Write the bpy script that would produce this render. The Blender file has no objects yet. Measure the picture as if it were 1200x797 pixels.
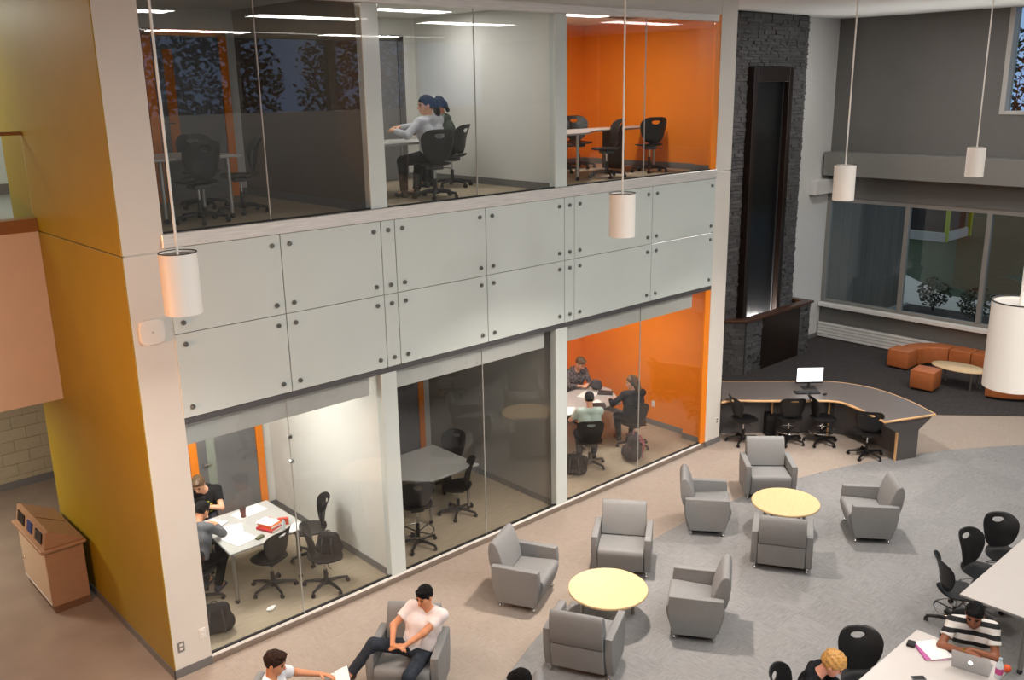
import bpy, bmesh, math, random
import numpy as np
from mathutils import Vector, Matrix
random.seed(7)
SC = bpy.context.scene
COL = SC.collection
R = math.radians

# ---------------------------------------------------------------- camera, world, light, exposure
cam = bpy.data.cameras.new('camera')
cam.sensor_width = 36.0
cam.lens = 36.0 * 1088.08 / 1200.0
cam.clip_end = 300
co = bpy.data.objects.new('camera', cam)
COL.objects.link(co)
_th, _ro, _az = R(15.2299), R(-0.9967), R(47.7608)
_fh = Vector((math.cos(_az), math.sin(_az), 0)); _rt = Vector((math.sin(_az), -math.cos(_az), 0)); _up = Vector((0, 0, 1))
_f = _fh * math.cos(_th) - _up * math.sin(_th)
_u = _up * math.cos(_th) + _fh * math.sin(_th)
_r2 = _rt * math.cos(_ro) + _u * math.sin(_ro)
_u2 = _u * math.cos(_ro) - _rt * math.sin(_ro)
m = Matrix((_r2, _u2, -_f)).transposed().to_4x4()
m.translation = (0, 0, 6.2)
co.matrix_world = m
SC.camera = co

SC.view_settings.view_transform = 'Standard'
SC.view_settings.look = 'None'
SC.view_settings.gamma = 1.0
SC.view_settings.use_curve_mapping = False
SC.view_settings.exposure = 0.24
SC.cycles.max_bounces = 8
SC.cycles.diffuse_bounces = 4
SC.cycles.glossy_bounces = 4
SC.cycles.transparent_max_bounces = 16
SC.cycles.transmission_bounces = 4
SC.cycles.caustics_reflective = False
SC.cycles.caustics_refractive = False
SC.cycles.sample_clamp_indirect = 4.0

world = bpy.data.worlds.new('dusk_sky')
SC.world = world
world.use_nodes = True
wn = world.node_tree.nodes; wl = world.node_tree.links
bg = wn['Background']
tc = wn.new('ShaderNodeTexCoord'); sp = wn.new('ShaderNodeSeparateXYZ'); rmp = wn.new('ShaderNodeValToRGB')
wl.new(tc.outputs['Generated'], sp.inputs[0]); wl.new(sp.outputs['Z'], rmp.inputs[0]); wl.new(rmp.outputs[0], bg.inputs[0])
rmp.color_ramp.elements[0].color = (0.34, 0.52, 0.86, 1); rmp.color_ramp.elements[0].position = 0.0
rmp.color_ramp.elements[1].color = (0.50, 0.53, 0.56, 1); rmp.color_ramp.elements[1].position = 0.45
bg.inputs[1].default_value = 0.85

def area(name, loc, size, power, color=(1, 1, 1), rot=(0, 0, 0), sy=None, spread=180):
    l = bpy.data.lights.new(name, 'AREA')
    l.energy = power; l.color = color; l.size = size; l.spread = R(spread)
    if sy: l.shape = 'RECTANGLE'; l.size_y = sy
    o = bpy.data.objects.new(name, l); COL.objects.link(o)
    o.location = loc; o.rotation_euler = rot
    return o
# unseen fill lights added below the hall ceiling (ceiling at z = 7.6)
for _x, _y, _p in ((0.0, 4.6, 40), (2.0, 1.5, 150), (6.0, 1.5, 160), (10.0, 1.5, 160), (14.0, 1.5, 115), (17.5, 3.6, 45), (17.0, 8.2, 125), (1.0, -3.4, 190), (5.5, -3.4, 230), (10.0, -3.4, 230), (14.5, -3.4, 170)):
    area('ceiling_fill_light', (_x, _y, 7.57), 2.4, _p, (1.0, 0.965, 0.935), sy=0.6)
# warm wall washer at the corridor end
area('warm_wall_lamp', (-1.2, 7.9, 3.7), 0.6, 92, (1.0, 0.43, 0.17), rot=(R(14), R(-84), 0), spread=130)
# unseen uplight added above the window beam to brighten the ceiling
area('ceiling_fill_uplight', (20.75, 5.8, 4.66), 0.2, 60, (1.0, 0.98, 0.95), rot=(R(180), R(-38), 0), sy=10.0, spread=95)
# corridor lamps under and over the bridge
area('corridor_lamp', (1.4, 13.4, 2.6), 0.6, 75, (1.0, 0.93, 0.8))
area('corridor_lamp', (2.0, 13.8, 7.4), 1.0, 75, (0.96, 1.0, 0.88))

# ---------------------------------------------------------------- helpers
def lin(h):
    h = h.lstrip('#')
    o = []
    for i in (0, 2, 4):
        v = int(h[i:i + 2], 16) / 255.0
        o.append(v / 12.92 if v <= 0.04045 else ((v + 0.055) / 1.055) ** 2.4)
    return (o[0], o[1], o[2], 1.0)
def colour(c):
    return lin(c) if isinstance(c, str) else (tuple(c) + (1.0,) if len(c) == 3 else tuple(c))

MATS = {}
def mat(name, base, rough=0.6, metal=0.0, var=0.0, scale=8.0, bump=0.0, bscale=60.0, spec=0.5, stretch=(1, 1, 1), objrand=0.0, emit=None, coat=0.0):
    if name in MATS: return MATS[name]
    M = bpy.data.materials.new(name); M.use_nodes = True
    n = M.node_tree.nodes; l = M.node_tree.links
    b = n['Principled BSDF']
    b.inputs['Base Color'].default_value = colour(base)
    b.inputs['Roughness'].default_value = rough
    b.inputs['Metallic'].default_value = metal
    b.inputs['Specular IOR Level'].default_value = spec
    if coat: b.inputs['Coat Weight'].default_value = coat
    if emit:
        b.inputs['Emission Color'].default_value = colour(emit[0]); b.inputs['Emission Strength'].default_value = emit[1]
    if var or bump or objrand:
        tc = n.new('ShaderNodeTexCoord'); mp = n.new('ShaderNodeMapping'); mp.inputs['Scale'].default_value = stretch
        l.new(tc.outputs['Object'], mp.inputs[0])
    cur = None
    if var:
        nz = n.new('ShaderNodeTexNoise'); nz.inputs['Scale'].default_value = scale; nz.inputs['Detail'].default_value = 5
        l.new(mp.outputs[0], nz.inputs['Vector'])
        mr = n.new('ShaderNodeMapRange'); mr.inputs[1].default_value = 0.3; mr.inputs[2].default_value = 0.7
        mr.inputs[3].default_value = 1 - var; mr.inputs[4].default_value = 1 + var
        l.new(nz.outputs[0], mr.inputs[0]); cur = mr.outputs[0]
    if objrand:
        oi = n.new('ShaderNodeObjectInfo'); mr2 = n.new('ShaderNodeMapRange')
        mr2.inputs[3].default_value = 1 - objrand; mr2.inputs[4].default_value = 1 + objrand
        l.new(oi.outputs['Random'], mr2.inputs[0])
        if cur:
            mm = n.new('ShaderNodeMath'); mm.operation = 'MULTIPLY'; l.new(cur, mm.inputs[0]); l.new(mr2.outputs[0], mm.inputs[1]); cur = mm.outputs[0]
        else: cur = mr2.outputs[0]
    if cur:
        mx = n.new('ShaderNodeVectorMath'); mx.operation = 'SCALE'
        mx.inputs[0].default_value = colour(base)[:3]; l.new(cur, mx.inputs['Scale']); l.new(mx.outputs[0], b.inputs['Base Color'])
    if bump:
        nz2 = n.new('ShaderNodeTexNoise'); nz2.inputs['Scale'].default_value = bscale; nz2.inputs['Detail'].default_value = 3
        l.new(mp.outputs[0], nz2.inputs['Vector'])
        bp = n.new('ShaderNodeBump'); bp.inputs['Strength'].default_value = bump; bp.inputs['Distance'].default_value = 0.01
        l.new(nz2.outputs[0], bp.inputs['Height']); l.new(bp.outputs[0], b.inputs['Normal'])
    MATS[name] = M
    return M

def glass_mat(name, tint, refl=0.055, rough=0.0):
    M = bpy.data.materials.new(name); M.use_nodes = True
    n = M.node_tree.nodes; l = M.node_tree.links
    n.remove(n['Principled BSDF'])
    out = n['Material Output']
    lw = n.new('ShaderNodeLayerWeight'); lw.inputs['Blend'].default_value = 0.5
    pw = n.new('ShaderNodeMath'); pw.operation = 'POWER'; pw.inputs[1].default_value = 5.0
    ml = n.new('ShaderNodeMath'); ml.operation = 'MULTIPLY_ADD'; ml.inputs[1].default_value = 1 - refl; ml.inputs[2].default_value = refl
    l.new(lw.outputs['Facing'], pw.inputs[0]); l.new(pw.outputs[0], ml.inputs[0])
    t = n.new('ShaderNodeBsdfTransparent'); t.inputs[0].default_value = colour(tint)
    g = n.new('ShaderNodeBsdfGlossy'); g.inputs['Roughness'].default_value = rough; g.inputs[0].default_value = (1, 1, 1, 1)
    mx = n.new('ShaderNodeMixShader')
    l.new(ml.outputs[0], mx.inputs[0]); l.new(t.outputs[0], mx.inputs[1]); l.new(g.outputs[0], mx.inputs[2]); l.new(mx.outputs[0], out.inputs[0])
    MATS[name] = M
    return M

class MB:
    """collects shapes for one mesh object"""
    def __init__(s): s.v = []; s.f = []
    def add(s, vs, fs):
        o = len(s.v); s.v += [tuple(p) for p in vs]; s.f += [tuple(i + o for i in f) for f in fs]; return s
    def box(s, x0, x1, y0, y1, z0, z1):
        return s.add([(x0, y0, z0), (x1, y0, z0), (x1, y1, z0), (x0, y1, z0), (x0, y0, z1), (x1, y0, z1), (x1, y1, z1), (x0, y1, z1)],
                     [(0, 3, 2, 1), (4, 5, 6, 7), (0, 1, 5, 4), (1, 2, 6, 5), (2, 3, 7, 6), (3, 0, 4, 7)])
    def rbox(s, x0, x1, y0, y1, z0, z1, r=0.01, seg=2):
        bm = bmesh.new(); bmesh.ops.create_cube(bm, size=1)
        for v in bm.verts:
            v.co = Vector(((x0 + x1) / 2 + v.co.x * (x1 - x0), (y0 + y1) / 2 + v.co.y * (y1 - y0), (z0 + z1) / 2 + v.co.z * (z1 - z0)))
        bmesh.ops.bevel(bm, geom=list(bm.edges), offset=r, segments=seg, profile=0.5, affect='EDGES')
        return s.bm(bm)
    def bm(s, bm, M=None):
        bm.verts.index_update()
        vs = [(M @ v.co) if M else v.co.copy() for v in bm.verts]; fs = [[v.index for v in f.verts] for f in bm.faces]
        bm.free(); return s.add(vs, fs)
    def prism(s, poly, a0, a1, axis='z', bevel=0.0, seg=2):
        """poly: 2D outline; axis z -> (x,y), axis y -> (x,z), axis x -> (y,z)"""
        def P(p, a):
            return (p[0], p[1], a) if axis == 'z' else ((p[0], a, p[1]) if axis == 'y' else (a, p[0], p[1]))
        n = len(poly)
        bm = bmesh.new()
        lo = [bm.verts.new(P(p, a0)) for p in poly]; hi = [bm.verts.new(P(p, a1)) for p in poly]
        bm.faces.new(lo); bm.faces.new(hi[::-1])
        for i in range(n): bm.faces.new((lo[i], hi[i], hi[(i + 1) % n], lo[(i + 1) % n]))
        bmesh.ops.recalc_face_normals(bm, faces=list(bm.faces))
        if bevel:
            cap = [e for e in bm.edges if len({v in lo for v in e.verts}) == 1]
            bmesh.ops.bevel(bm, geom=cap, offset=bevel, segments=seg, profile=0.5, affect='EDGES')
        return s.bm(bm)
    def cyl(s, p0, p1, r0, r1=None, n=12, caps=True):
        r1 = r0 if r1 is None else r1
        p0 = Vector(p0); p1 = Vector(p1); d = (p1 - p0).normalized()
        a = d.orthogonal().normalized(); b = d.cross(a)
        vs = []
        for p, r in ((p0, r0), (p1, r1)):
            for i in range(n):
                t = 2 * math.pi * i / n; vs.append(p + a * (r * math.cos(t)) + b * (r * math.sin(t)))
        fs = [(i, (i + 1) % n, n + (i + 1) % n, n + i) for i in range(n)]
        if caps: fs += [tuple(range(n))[::-1], tuple(range(n, 2 * n))]
        return s.add(vs, fs)
    def tube(s, pts, r, n=8, closed=False):
        pts = [Vector(p) for p in pts]; k = len(pts); vs = []; fs = []
        ref = Vector((0, 0, 1))
        for i in range(k):
            d = (pts[(i + 1) % k] - pts[i - 1]) if closed else (pts[min(i + 1, k - 1)] - pts[max(i - 1, 0)])
            d.normalize()
            a = d.cross(ref)
            if a.length < 1e-3: a = d.cross(Vector((1, 0, 0)))
            a.normalize(); b = a.cross(d)
            rr = r[i] if isinstance(r, (list, tuple)) else r
            for j in range(n):
                t = 2 * math.pi * j / n; vs.append(pts[i] + a * (rr * math.cos(t)) + b * (rr * math.sin(t)))
        for i in range(k if closed else k - 1):
            for j in range(n):
                q = ((i + 1) % k) * n
                fs.append((i * n + j, i * n + (j + 1) % n, q + (j + 1) % n, q + j))
        if not closed: fs += [tuple(range(n))[::-1], tuple(range((k - 1) * n, k * n))]
        return s.add(vs, fs)
    def lathe(s, prof, c=(0, 0, 0), n=24):
        """prof: (radius, z) from bottom to top, closed with caps"""
        vs = []; fs = []
        for r, z in prof:
            for i in range(n):
                t = 2 * math.pi * i / n; vs.append((c[0] + r * math.cos(t), c[1] + r * math.sin(t), c[2] + z))
        for k in range(len(prof) - 1):
            for i in range(n): fs.append((k * n + i, k * n + (i + 1) % n, (k + 1) * n + (i + 1) % n, (k + 1) * n + i))
        fs += [tuple(range(n))[::-1], tuple(range((len(prof) - 1) * n, len(prof) * n))]
        return s.add(vs, fs)
    def ball(s, c, r, n=10, k=6, sc=(1, 1, 1)):
        prof = [(r * math.sin(math.pi * (i + .02) / (k + .04)), -r * math.cos(math.pi * (i + .02) / (k + .04))) for i in range(k + 1)]
        t = MB().lathe(prof, (0, 0, 0), n)
        return s.add([(c[0] + p[0] * sc[0], c[1] + p[1] * sc[1], c[2] + p[2] * sc[2]) for p in t.v], t.f)
    def moved(s, M):
        s.v = [tuple(M @ Vector(p)) for p in s.v]; return s
    def mesh(s, name, mt, smooth=40):
        me = bpy.data.meshes.new(name); me.from_pydata(s.v, [], s.f); me.update()
        for x in (mt if isinstance(mt, (list, tuple)) else [mt]): me.materials.append(x)
        if smooth:
            me.polygons.foreach_set('use_smooth', [True] * len(me.polygons)); me.set_sharp_from_angle(angle=R(smooth))
        return me
    def build(s, name, mt, parent=None, smooth=40):
        return link(name, s.mesh(name, mt, smooth), parent)

def link(name, me, parent=None):
    o = bpy.data.objects.new(name, me); COL.objects.link(o)
    if parent: o.parent = parent
    return o
def tag(o, label=None, cat=None, group=None, kind=None):
    if label: o['label'] = label
    if cat: o['category'] = cat
    if group: o['group'] = group
    if kind: o['kind'] = kind
    return o
def empty(name, loc=(0, 0, 0), rz=0):
    o = bpy.data.objects.new(name, None); COL.objects.link(o); o.location = loc; o.rotation_euler = (0, 0, rz); o.empty_display_size = 0.1
    return o
def thing(name, label, cat, loc=(0, 0, 0), rz=0, group=None):
    return tag(empty(name, loc, rz), label, cat, group)
def struct(name, mb, mt, parent=None, smooth=0):
    o = mb.build(name, mt, parent, smooth)
    if not parent: o['kind'] = 'structure'
    return o
def copy_tree(o, parent=None):
    c = o.copy(); COL.objects.link(c); c.parent = parent
    for ch in list(o.children): copy_tree(ch, c)
    return c
def rot2(x, y, a): return (x * math.cos(a) - y * math.sin(a), x * math.sin(a) + y * math.cos(a))

# ---------------------------------------------------------------- implicit surfaces (bodies, bags, hair)
def surfnet(F, org, h):
    S = F < 0
    c = [S[i:S.shape[0] - 1 + i, j:S.shape[1] - 1 + j, k:S.shape[2] - 1 + k] for i in (0, 1) for j in (0, 1) for k in (0, 1)]
    cnt = sum(x.astype(np.int8) for x in c)
    A = (cnt > 0) & (cnt < 8)
    idx = np.full(A.shape, -1, np.int64); I, J, K = np.nonzero(A); n = len(I); idx[I, J, K] = np.arange(n)
    acc = np.zeros((n, 3)); num = np.zeros(n)
    corners = [(i, j, k) for i in (0, 1) for j in (0, 1) for k in (0, 1)]
    for a in corners:
        for ax in range(3):
            if a[ax]: continue
            b = list(a); b[ax] = 1
            va = F[I + a[0], J + a[1], K + a[2]]; vb = F[I + b[0], J + b[1], K + b[2]]
            mk = (va < 0) != (vb < 0)
            t = np.where(mk, va / np.where(mk, va - vb, 1), 0)
            p = np.tile(np.array(a, float), (n, 1)); p[:, ax] += t
            acc += p * mk[:, None]; num += mk
    V = (acc / num[:, None] + np.stack([I, J, K], 1)) * h + org
    faces = []
    for ax in range(3):
        o1, o2 = (ax + 1) % 3, (ax + 2) % 3
        sl0 = [slice(1, -1)] * 3; sl1 = [slice(1, -1)] * 3
        sl0[ax] = slice(0, -1); sl1[ax] = slice(1, None)
        s0, s1 = S[tuple(sl0)], S[tuple(sl1)]
        E = np.argwhere(s0 != s1)
        if not len(E): continue
        inside = s0[tuple(E.T)]
        E = E + 1; E[:, ax] -= 1
        def cell(d1, d2):
            q = E.copy(); q[:, o1] -= d1; q[:, o2] -= d2
            return idx[q[:, 0], q[:, 1], q[:, 2]]
        q = np.stack([cell(1, 1), cell(0, 1), cell(0, 0), cell(1, 0)], 1)
        q[~inside] = q[~inside][:, ::-1]
        faces.append(q)
    return V, np.concatenate(faces)

class Sdf:
    def __init__(s): s.p = []
    def cone(s, a, b, ra, rb=None, k=0.02, clip=None, sub=False):
        s.p.append(('c', np.array(a, float), np.array(b, float), ra, ra if rb is None else rb, k, clip, sub)); return s
    def ell(s, c, r, k=0.02, M=None, clip=None, sub=False):
        s.p.append(('e', np.array(c, float), np.array(r, float), None if M is None else np.array(M, float), 0, k, clip, sub)); return s
    def cut(s, q, n):
        s.p.append(('p', np.array(q, float), np.array(n, float), 0, 0, 0, None, True)); return s
    def grow(s, d):
        t = Sdf()
        for p in s.p:
            if p[0] == 'c': t.p.append((p[0], p[1], p[2], p[3] + d, p[4] + d) + p[5:])
            elif p[0] == 'e': t.p.append((p[0], p[1], p[2] + d) + p[3:])
            else: t.p.append(p)
        return t
    def mesh(s, h=0.009, noise=0.0, nscale=40.0):
        lo = np.full(3, 1e9); hi = np.full(3, -1e9)
        for p in s.p:
            if p[7]: continue
            if p[0] == 'c':
                r = max(p[3], p[4]); lo = np.minimum(lo, np.minimum(p[1], p[2]) - r); hi = np.maximum(hi, np.maximum(p[1], p[2]) + r)
            elif p[0] == 'e':
                r = p[2].max(); lo = np.minimum(lo, p[1] - r); hi = np.maximum(hi, p[1] + r)
        lo -= 3 * h + 0.01; hi += 3 * h + 0.01
        N = np.ceil((hi - lo) / h).astype(int) + 1
        ax = [lo[i] + np.arange(N[i]) * h for i in range(3)]
        F = np.full(N, 0.2, np.float32)
        for p in s.p:
            t, k, clip, sub = p[0], p[5], p[6], p[7]
            if t == 'p':
                d = sum((ax[i] - p[1][i]).reshape([-1 if j == i else 1 for j in range(3)]) * p[2][i] for i in range(3))
                F = np.maximum(F, d.astype(np.float32)); continue
            if t == 'c':
                r = max(p[3], p[4]) + k + 2 * h; a = np.minimum(p[1], p[2]) - r; b = np.maximum(p[1], p[2]) + r
            else:
                r = p[2].max() + k + 2 * h; a = p[1] - r; b = p[1] + r
            i0 = np.clip(np.floor((a - lo) / h).astype(int), 0, N); i1 = np.clip(np.ceil((b - lo) / h).astype(int) + 1, 0, N)
            if (i1 <= i0).any(): continue
            X = (ax[0][i0[0]:i1[0]])[:, None, None]; Y = (ax[1][i0[1]:i1[1]])[None, :, None]; Z = (ax[2][i0[2]:i1[2]])[None, None, :]
            if t == 'c':
                ba = p[2] - p[1]; L = max(float(ba @ ba), 1e-9)
                px, py, pz = X - p[1][0], Y - p[1][1], Z - p[1][2]
                q = np.clip((px * ba[0] + py * ba[1] + pz * ba[2]) / L, 0, 1)
                d = np.sqrt((px - q * ba[0]) ** 2 + (py - q * ba[1]) ** 2 + (pz - q * ba[2]) ** 2) - (p[3] + (p[4] - p[3]) * q)
            else:
                px, py, pz = X - p[1][0], Y - p[1][1], Z - p[1][2]
                if p[3] is not None:
                    M = p[3]
                    px, py, pz = (px * M[0][0] + py * M[0][1] + pz * M[0][2], px * M[1][0] + py * M[1][1] + pz * M[1][2], px * M[2][0] + py * M[2][1] + pz * M[2][2])
                rr = p[2]
                k0 = np.sqrt((px / rr[0]) ** 2 + (py / rr[1]) ** 2 + (pz / rr[2]) ** 2)
                k1 = np.sqrt((px / rr[0] ** 2) ** 2 + (py / rr[1] ** 2) ** 2 + (pz / rr[2] ** 2) ** 2) + 1e-9
                d = k0 * (k0 - 1) / k1
            if clip is not None:
                for q_, n_ in clip:
                    d = np.maximum(d, (X - q_[0]) * n_[0] + (Y - q_[1]) * n_[1] + (Z - q_[2]) * n_[2])
            sl = tuple(slice(i0[i], i1[i]) for i in range(3))
            f = F[sl]
            if sub:
                d = -d; hh = np.clip(0.5 - 0.5 * (f - d) / max(k, 1e-6), 0, 1)
                F[sl] = f * (1 - hh) + d * hh + k * hh * (1 - hh)
            else:
                hh = np.clip(0.5 + 0.5 * (d - f) / max(k, 1e-6), 0, 1)
                F[sl] = d * (1 - hh) + f * hh - k * hh * (1 - hh)
        if noise:
            X, Y, Z = ax[0][:, None, None], ax[1][None, :, None], ax[2][None, None, :]
            F = F + noise * (np.sin(X * nscale + 1.3 * np.sin(Y * nscale * .7)) * np.sin(Y * nscale * 1.1 + np.sin(Z * nscale * .8)) * np.sin(Z * nscale * .9 + 2))
        for i in range(3):  # closed at the border
            sl = [slice(None)] * 3
            for e in (0, -1):
                sl[i] = e; F[tuple(sl)] = 0.2; sl[i] = slice(None)
        return surfnet(F, lo, h)
    def build(s, name, mt, parent=None, h=0.009, noise=0.0, nscale=40.0):
        V, Q = s.mesh(h, noise, nscale)
        me = bpy.data.meshes.new(name); me.from_pydata(V.tolist(), [], Q.tolist()); me.update()
        me.materials.append(mt); me.polygons.foreach_set('use_smooth', [True] * len(me.polygons))
        return link(name, me, parent)
# ---------------------------------------------------------------- materials
WHITE = mat('white_paint', '#d9d4cc', 0.55, var=0.015, scale=3)
ROOMW = mat('room_white_paint', '#d6d5cf', 0.6, var=0.02, scale=3)
CEIL = mat('ceiling_paint', '#e2e2de', 0.8)
ORANGE = mat('orange_paint', '#f0861c', 0.42, var=0.02, scale=4)
YELLOW = mat('ochre_yellow_paint', '#988010', 0.5, var=0.04, scale=2.5)
FASCIA = mat('bridge_fascia_paint', '#c9b7a6', 0.6, var=0.02, scale=3)
GREYW = mat('grey_wall_paint', '#686865', 0.65, var=0.03, scale=2)
BEAMG = mat('beam_grey_paint', '#787874', 0.6)
PANEL = mat('back_painted_glass', '#ced6d3', 0.12, var=0.01, scale=2, coat=0.3)
STEEL = mat('brushed_steel', '#e2e0dd', 0.36, 0.3, var=0.12, scale=3, stretch=(1.2, 1, 30))
ALU = mat('satin_aluminium', '#9d9994', 0.35, 0.8)
CURB = mat('curb_aluminium', '#9a8f86', 0.3, 0.6, var=0.05, scale=4, stretch=(1, 1, 20))
DARKGAP = mat('dark_gasket', '#1b1b1b', 0.7)
BASEB = mat('rubber_base_grey', '#6e6d6c', 0.5)
CHROME = mat('chrome', '#d8d8d8', 0.12, 1.0)
BOLT = mat('bolt_steel', '#8b8d8c', 0.3, 0.9)
BLACKP = mat('black_plastic', '#0e0e10', 0.5, bump=0.05, bscale=300)
GREYP = mat('dark_grey_plastic', '#2c2c2e', 0.45)
WOODD = mat('dark_walnut', '#1d120c', 0.35, var=0.35, scale=6, stretch=(1, 1, 0.12))
STONE = mat('slate_stone', '#515050', 0.75, var=0.35, scale=14, bump=0.7, bscale=35, objrand=0.25)
CONC = mat('polished_concrete', '#8d7d70', 0.28, var=0.14, scale=1.6, bump=0.03, bscale=30)
BLOCK = mat('painted_block', '#a89d84', 0.7, var=0.05, scale=12, bump=0.3, bscale=90, objrand=0.03)
MORTAR = mat('mortar', '#a59a80', 0.85)
GLASS = glass_mat('interior_glass', (0.965, 0.97, 0.968), 0.038)
WGLASS = glass_mat('exterior_glass', (0.86, 0.9, 0.9), 0.05)
LAMPW = mat('lit_diffuser', '#ffffff', 0.5, emit=((1.0, 0.97, 0.92), 6.0))
LAMPDIM = mat('dim_diffuser', '#ffffff', 0.5, emit=((1.0, 0.95, 0.88), 1.6))
DOORG = mat('door_grey', '#6f6d6d', 0.5)
ORGLASS = mat('orange_lite', '#c9752c', 0.2)

def carpet_mat(name, base, streak, amt, objrand):
    M = bpy.data.materials.new(name); M.use_nodes = True
    n = M.node_tree.nodes; l = M.node_tree.links; b = n['Principled BSDF']
    b.inputs['Roughness'].default_value = 0.95; b.inputs['Specular IOR Level'].default_value = 0.15
    tc = n.new('ShaderNodeTexCoord'); mp = n.new('ShaderNodeMapping'); mp.inputs['Scale'].default_value = streak
    oi = n.new('ShaderNodeObjectInfo')
    cm = n.new('ShaderNodeVectorMath'); cm.operation = 'MULTIPLY_ADD'; cm.inputs[1].default_value = (37, 17, 0)
    l.new(oi.outputs['Random'], cm.inputs[0]); l.new(tc.outputs['Object'], cm.inputs[2]); l.new(cm.outputs[0], mp.inputs[0])
    nz = n.new('ShaderNodeTexNoise'); nz.inputs['Scale'].default_value = 1.0; nz.inputs['Detail'].default_value = 4; nz.inputs['Roughness'].default_value = 0.65
    l.new(mp.outputs[0], nz.inputs['Vector'])
    mr = n.new('ShaderNodeMapRange'); mr.inputs[1].default_value = 0.32; mr.inputs[2].default_value = 0.68
    mr.inputs[3].default_value = 1 - amt; mr.inputs[4].default_value = 1 + amt; l.new(nz.outputs[0], mr.inputs[0])
    m2 = n.new('ShaderNodeMapRange'); m2.inputs[3].default_value = 1 - objrand; m2.inputs[4].default_value = 1 + objrand; l.new(oi.outputs['Random'], m2.inputs[0])
    mu = n.new('ShaderNodeMath'); mu.operation = 'MULTIPLY'; l.new(mr.outputs[0], mu.inputs[0]); l.new(m2.outputs[0], mu.inputs[1])
    sc = n.new('ShaderNodeVectorMath'); sc.operation = 'SCALE'; sc.inputs[0].default_value = colour(base)[:3]
    l.new(mu.outputs[0], sc.inputs['Scale']); l.new(sc.outputs[0], b.inputs['Base Color'])
    n2 = n.new('ShaderNodeTexNoise'); n2.inputs['Scale'].default_value = 220; l.new(tc.outputs['Object'], n2.inputs['Vector'])
    bp = n.new('ShaderNodeBump'); bp.inputs['Strength'].default_value = 0.35; bp.inputs['Distance'].default_value = 0.006
    l.new(n2.outputs[0], bp.inputs['Height']); l.new(bp.outputs[0], b.inputs['Normal'])
    MATS[name] = M; return M
BEIGE = carpet_mat('beige_carpet', '#a3968b', (8, 60, 1), 0.11, 0.02)
GREYC = carpet_mat('grey_carpet', '#8a8989', (7, 50, 1), 0.17, 0.05)
DARKC = carpet_mat('charcoal_carpet', '#423f3f', (4, 30, 1), 0.2, 0.0)
ROOMC = carpet_mat('room_carpet', '#a0937f', (4, 30, 1), 0.1, 0.0)

# ---------------------------------------------------------------- large structure
W = 9.08      # front plane of the room block
UF = 4.80     # upper floor level
CZ = 7.60     # hall ceiling

struct('floor_concrete', MB().box(-6, 3.2, -0.6, 16.1, -0.2, 0).box(3.2, 9, 12.62, 16.1, -0.2, 0), CONC)
# carpet grounds: circle boundary grey / beige, straight diagonal boundary beige / charcoal
CC, CR = (10.19, -3.17), 10.70
DN, DD = (0.745, 0.667), 17.51
def clip_poly(poly, n, d):
    """keep n.p <= d"""
    out = []
    for i in range(len(poly)):
        a, b = poly[i], poly[(i + 1) % len(poly)]
        fa, fb = n[0] * a[0] + n[1] * a[1] - d, n[0] * b[0] + n[1] * b[1] - d
        if fa <= 0: out.append(a)
        if fa * fb < 0:
            t = fa / (fa - fb); out.append((a[0] + (b[0] - a[0]) * t, a[1] + (b[1] - a[1]) * t))
    return out
beige = struct('floor_beige_carpet', MB().box(3.2, 21.0, -0.6, 9.2, -0.2, -0.010).box(13.2, 21.0, 9.2, 11.7, -0.2, -0.010), mat('carpet_backing_beige', '#a3968b', 0.95))
_pts = [(CC[0] + CR * math.cos(R(a)), CC[1] + CR * math.sin(R(a))) for a in range(14, 141, 3)]
_pts = [p for p in _pts if p[1] > -0.6] 
grey = struct('floor_grey_carpet', MB().prism([(_pts[-1][0], -0.6)] + [(_pts[0][0], -0.6)] + _pts, -0.012, -0.006), mat('carpet_backing_grey', '#8a8988', 0.95))
_dp = clip_poly([(3.2, -0.6), (21, -0.6), (21, 11.62), (3.2, 11.62)], (-DN[0], -DN[1]), -DD)
struct('floor_charcoal_carpet', MB().prism(_dp, -0.015, 0.002), DARKC)
_rinv = co.matrix_world.inverted()
def seen(p, mx=0.06):
    q = _rinv @ Vector(p)
    if q.z > -0.1: return False
    x = q.x / -q.z * 1088.08 / 600; y = q.y / -q.z * 1088.08 / 398.5
    return abs(x) < 1 + mx and abs(y) < 1 + mx
T = 0.5
_full = {}
def tile_mesh(key, poly, mt, turn):
    if key in _full: return _full[key]
    me = MB().prism(poly, -0.009, 0.0).mesh('carpet_tile', mt, 0)
    if key[0] == 'full': _full[key] = me
    return me
tiles = {'b': [], 'g': []}
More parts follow.
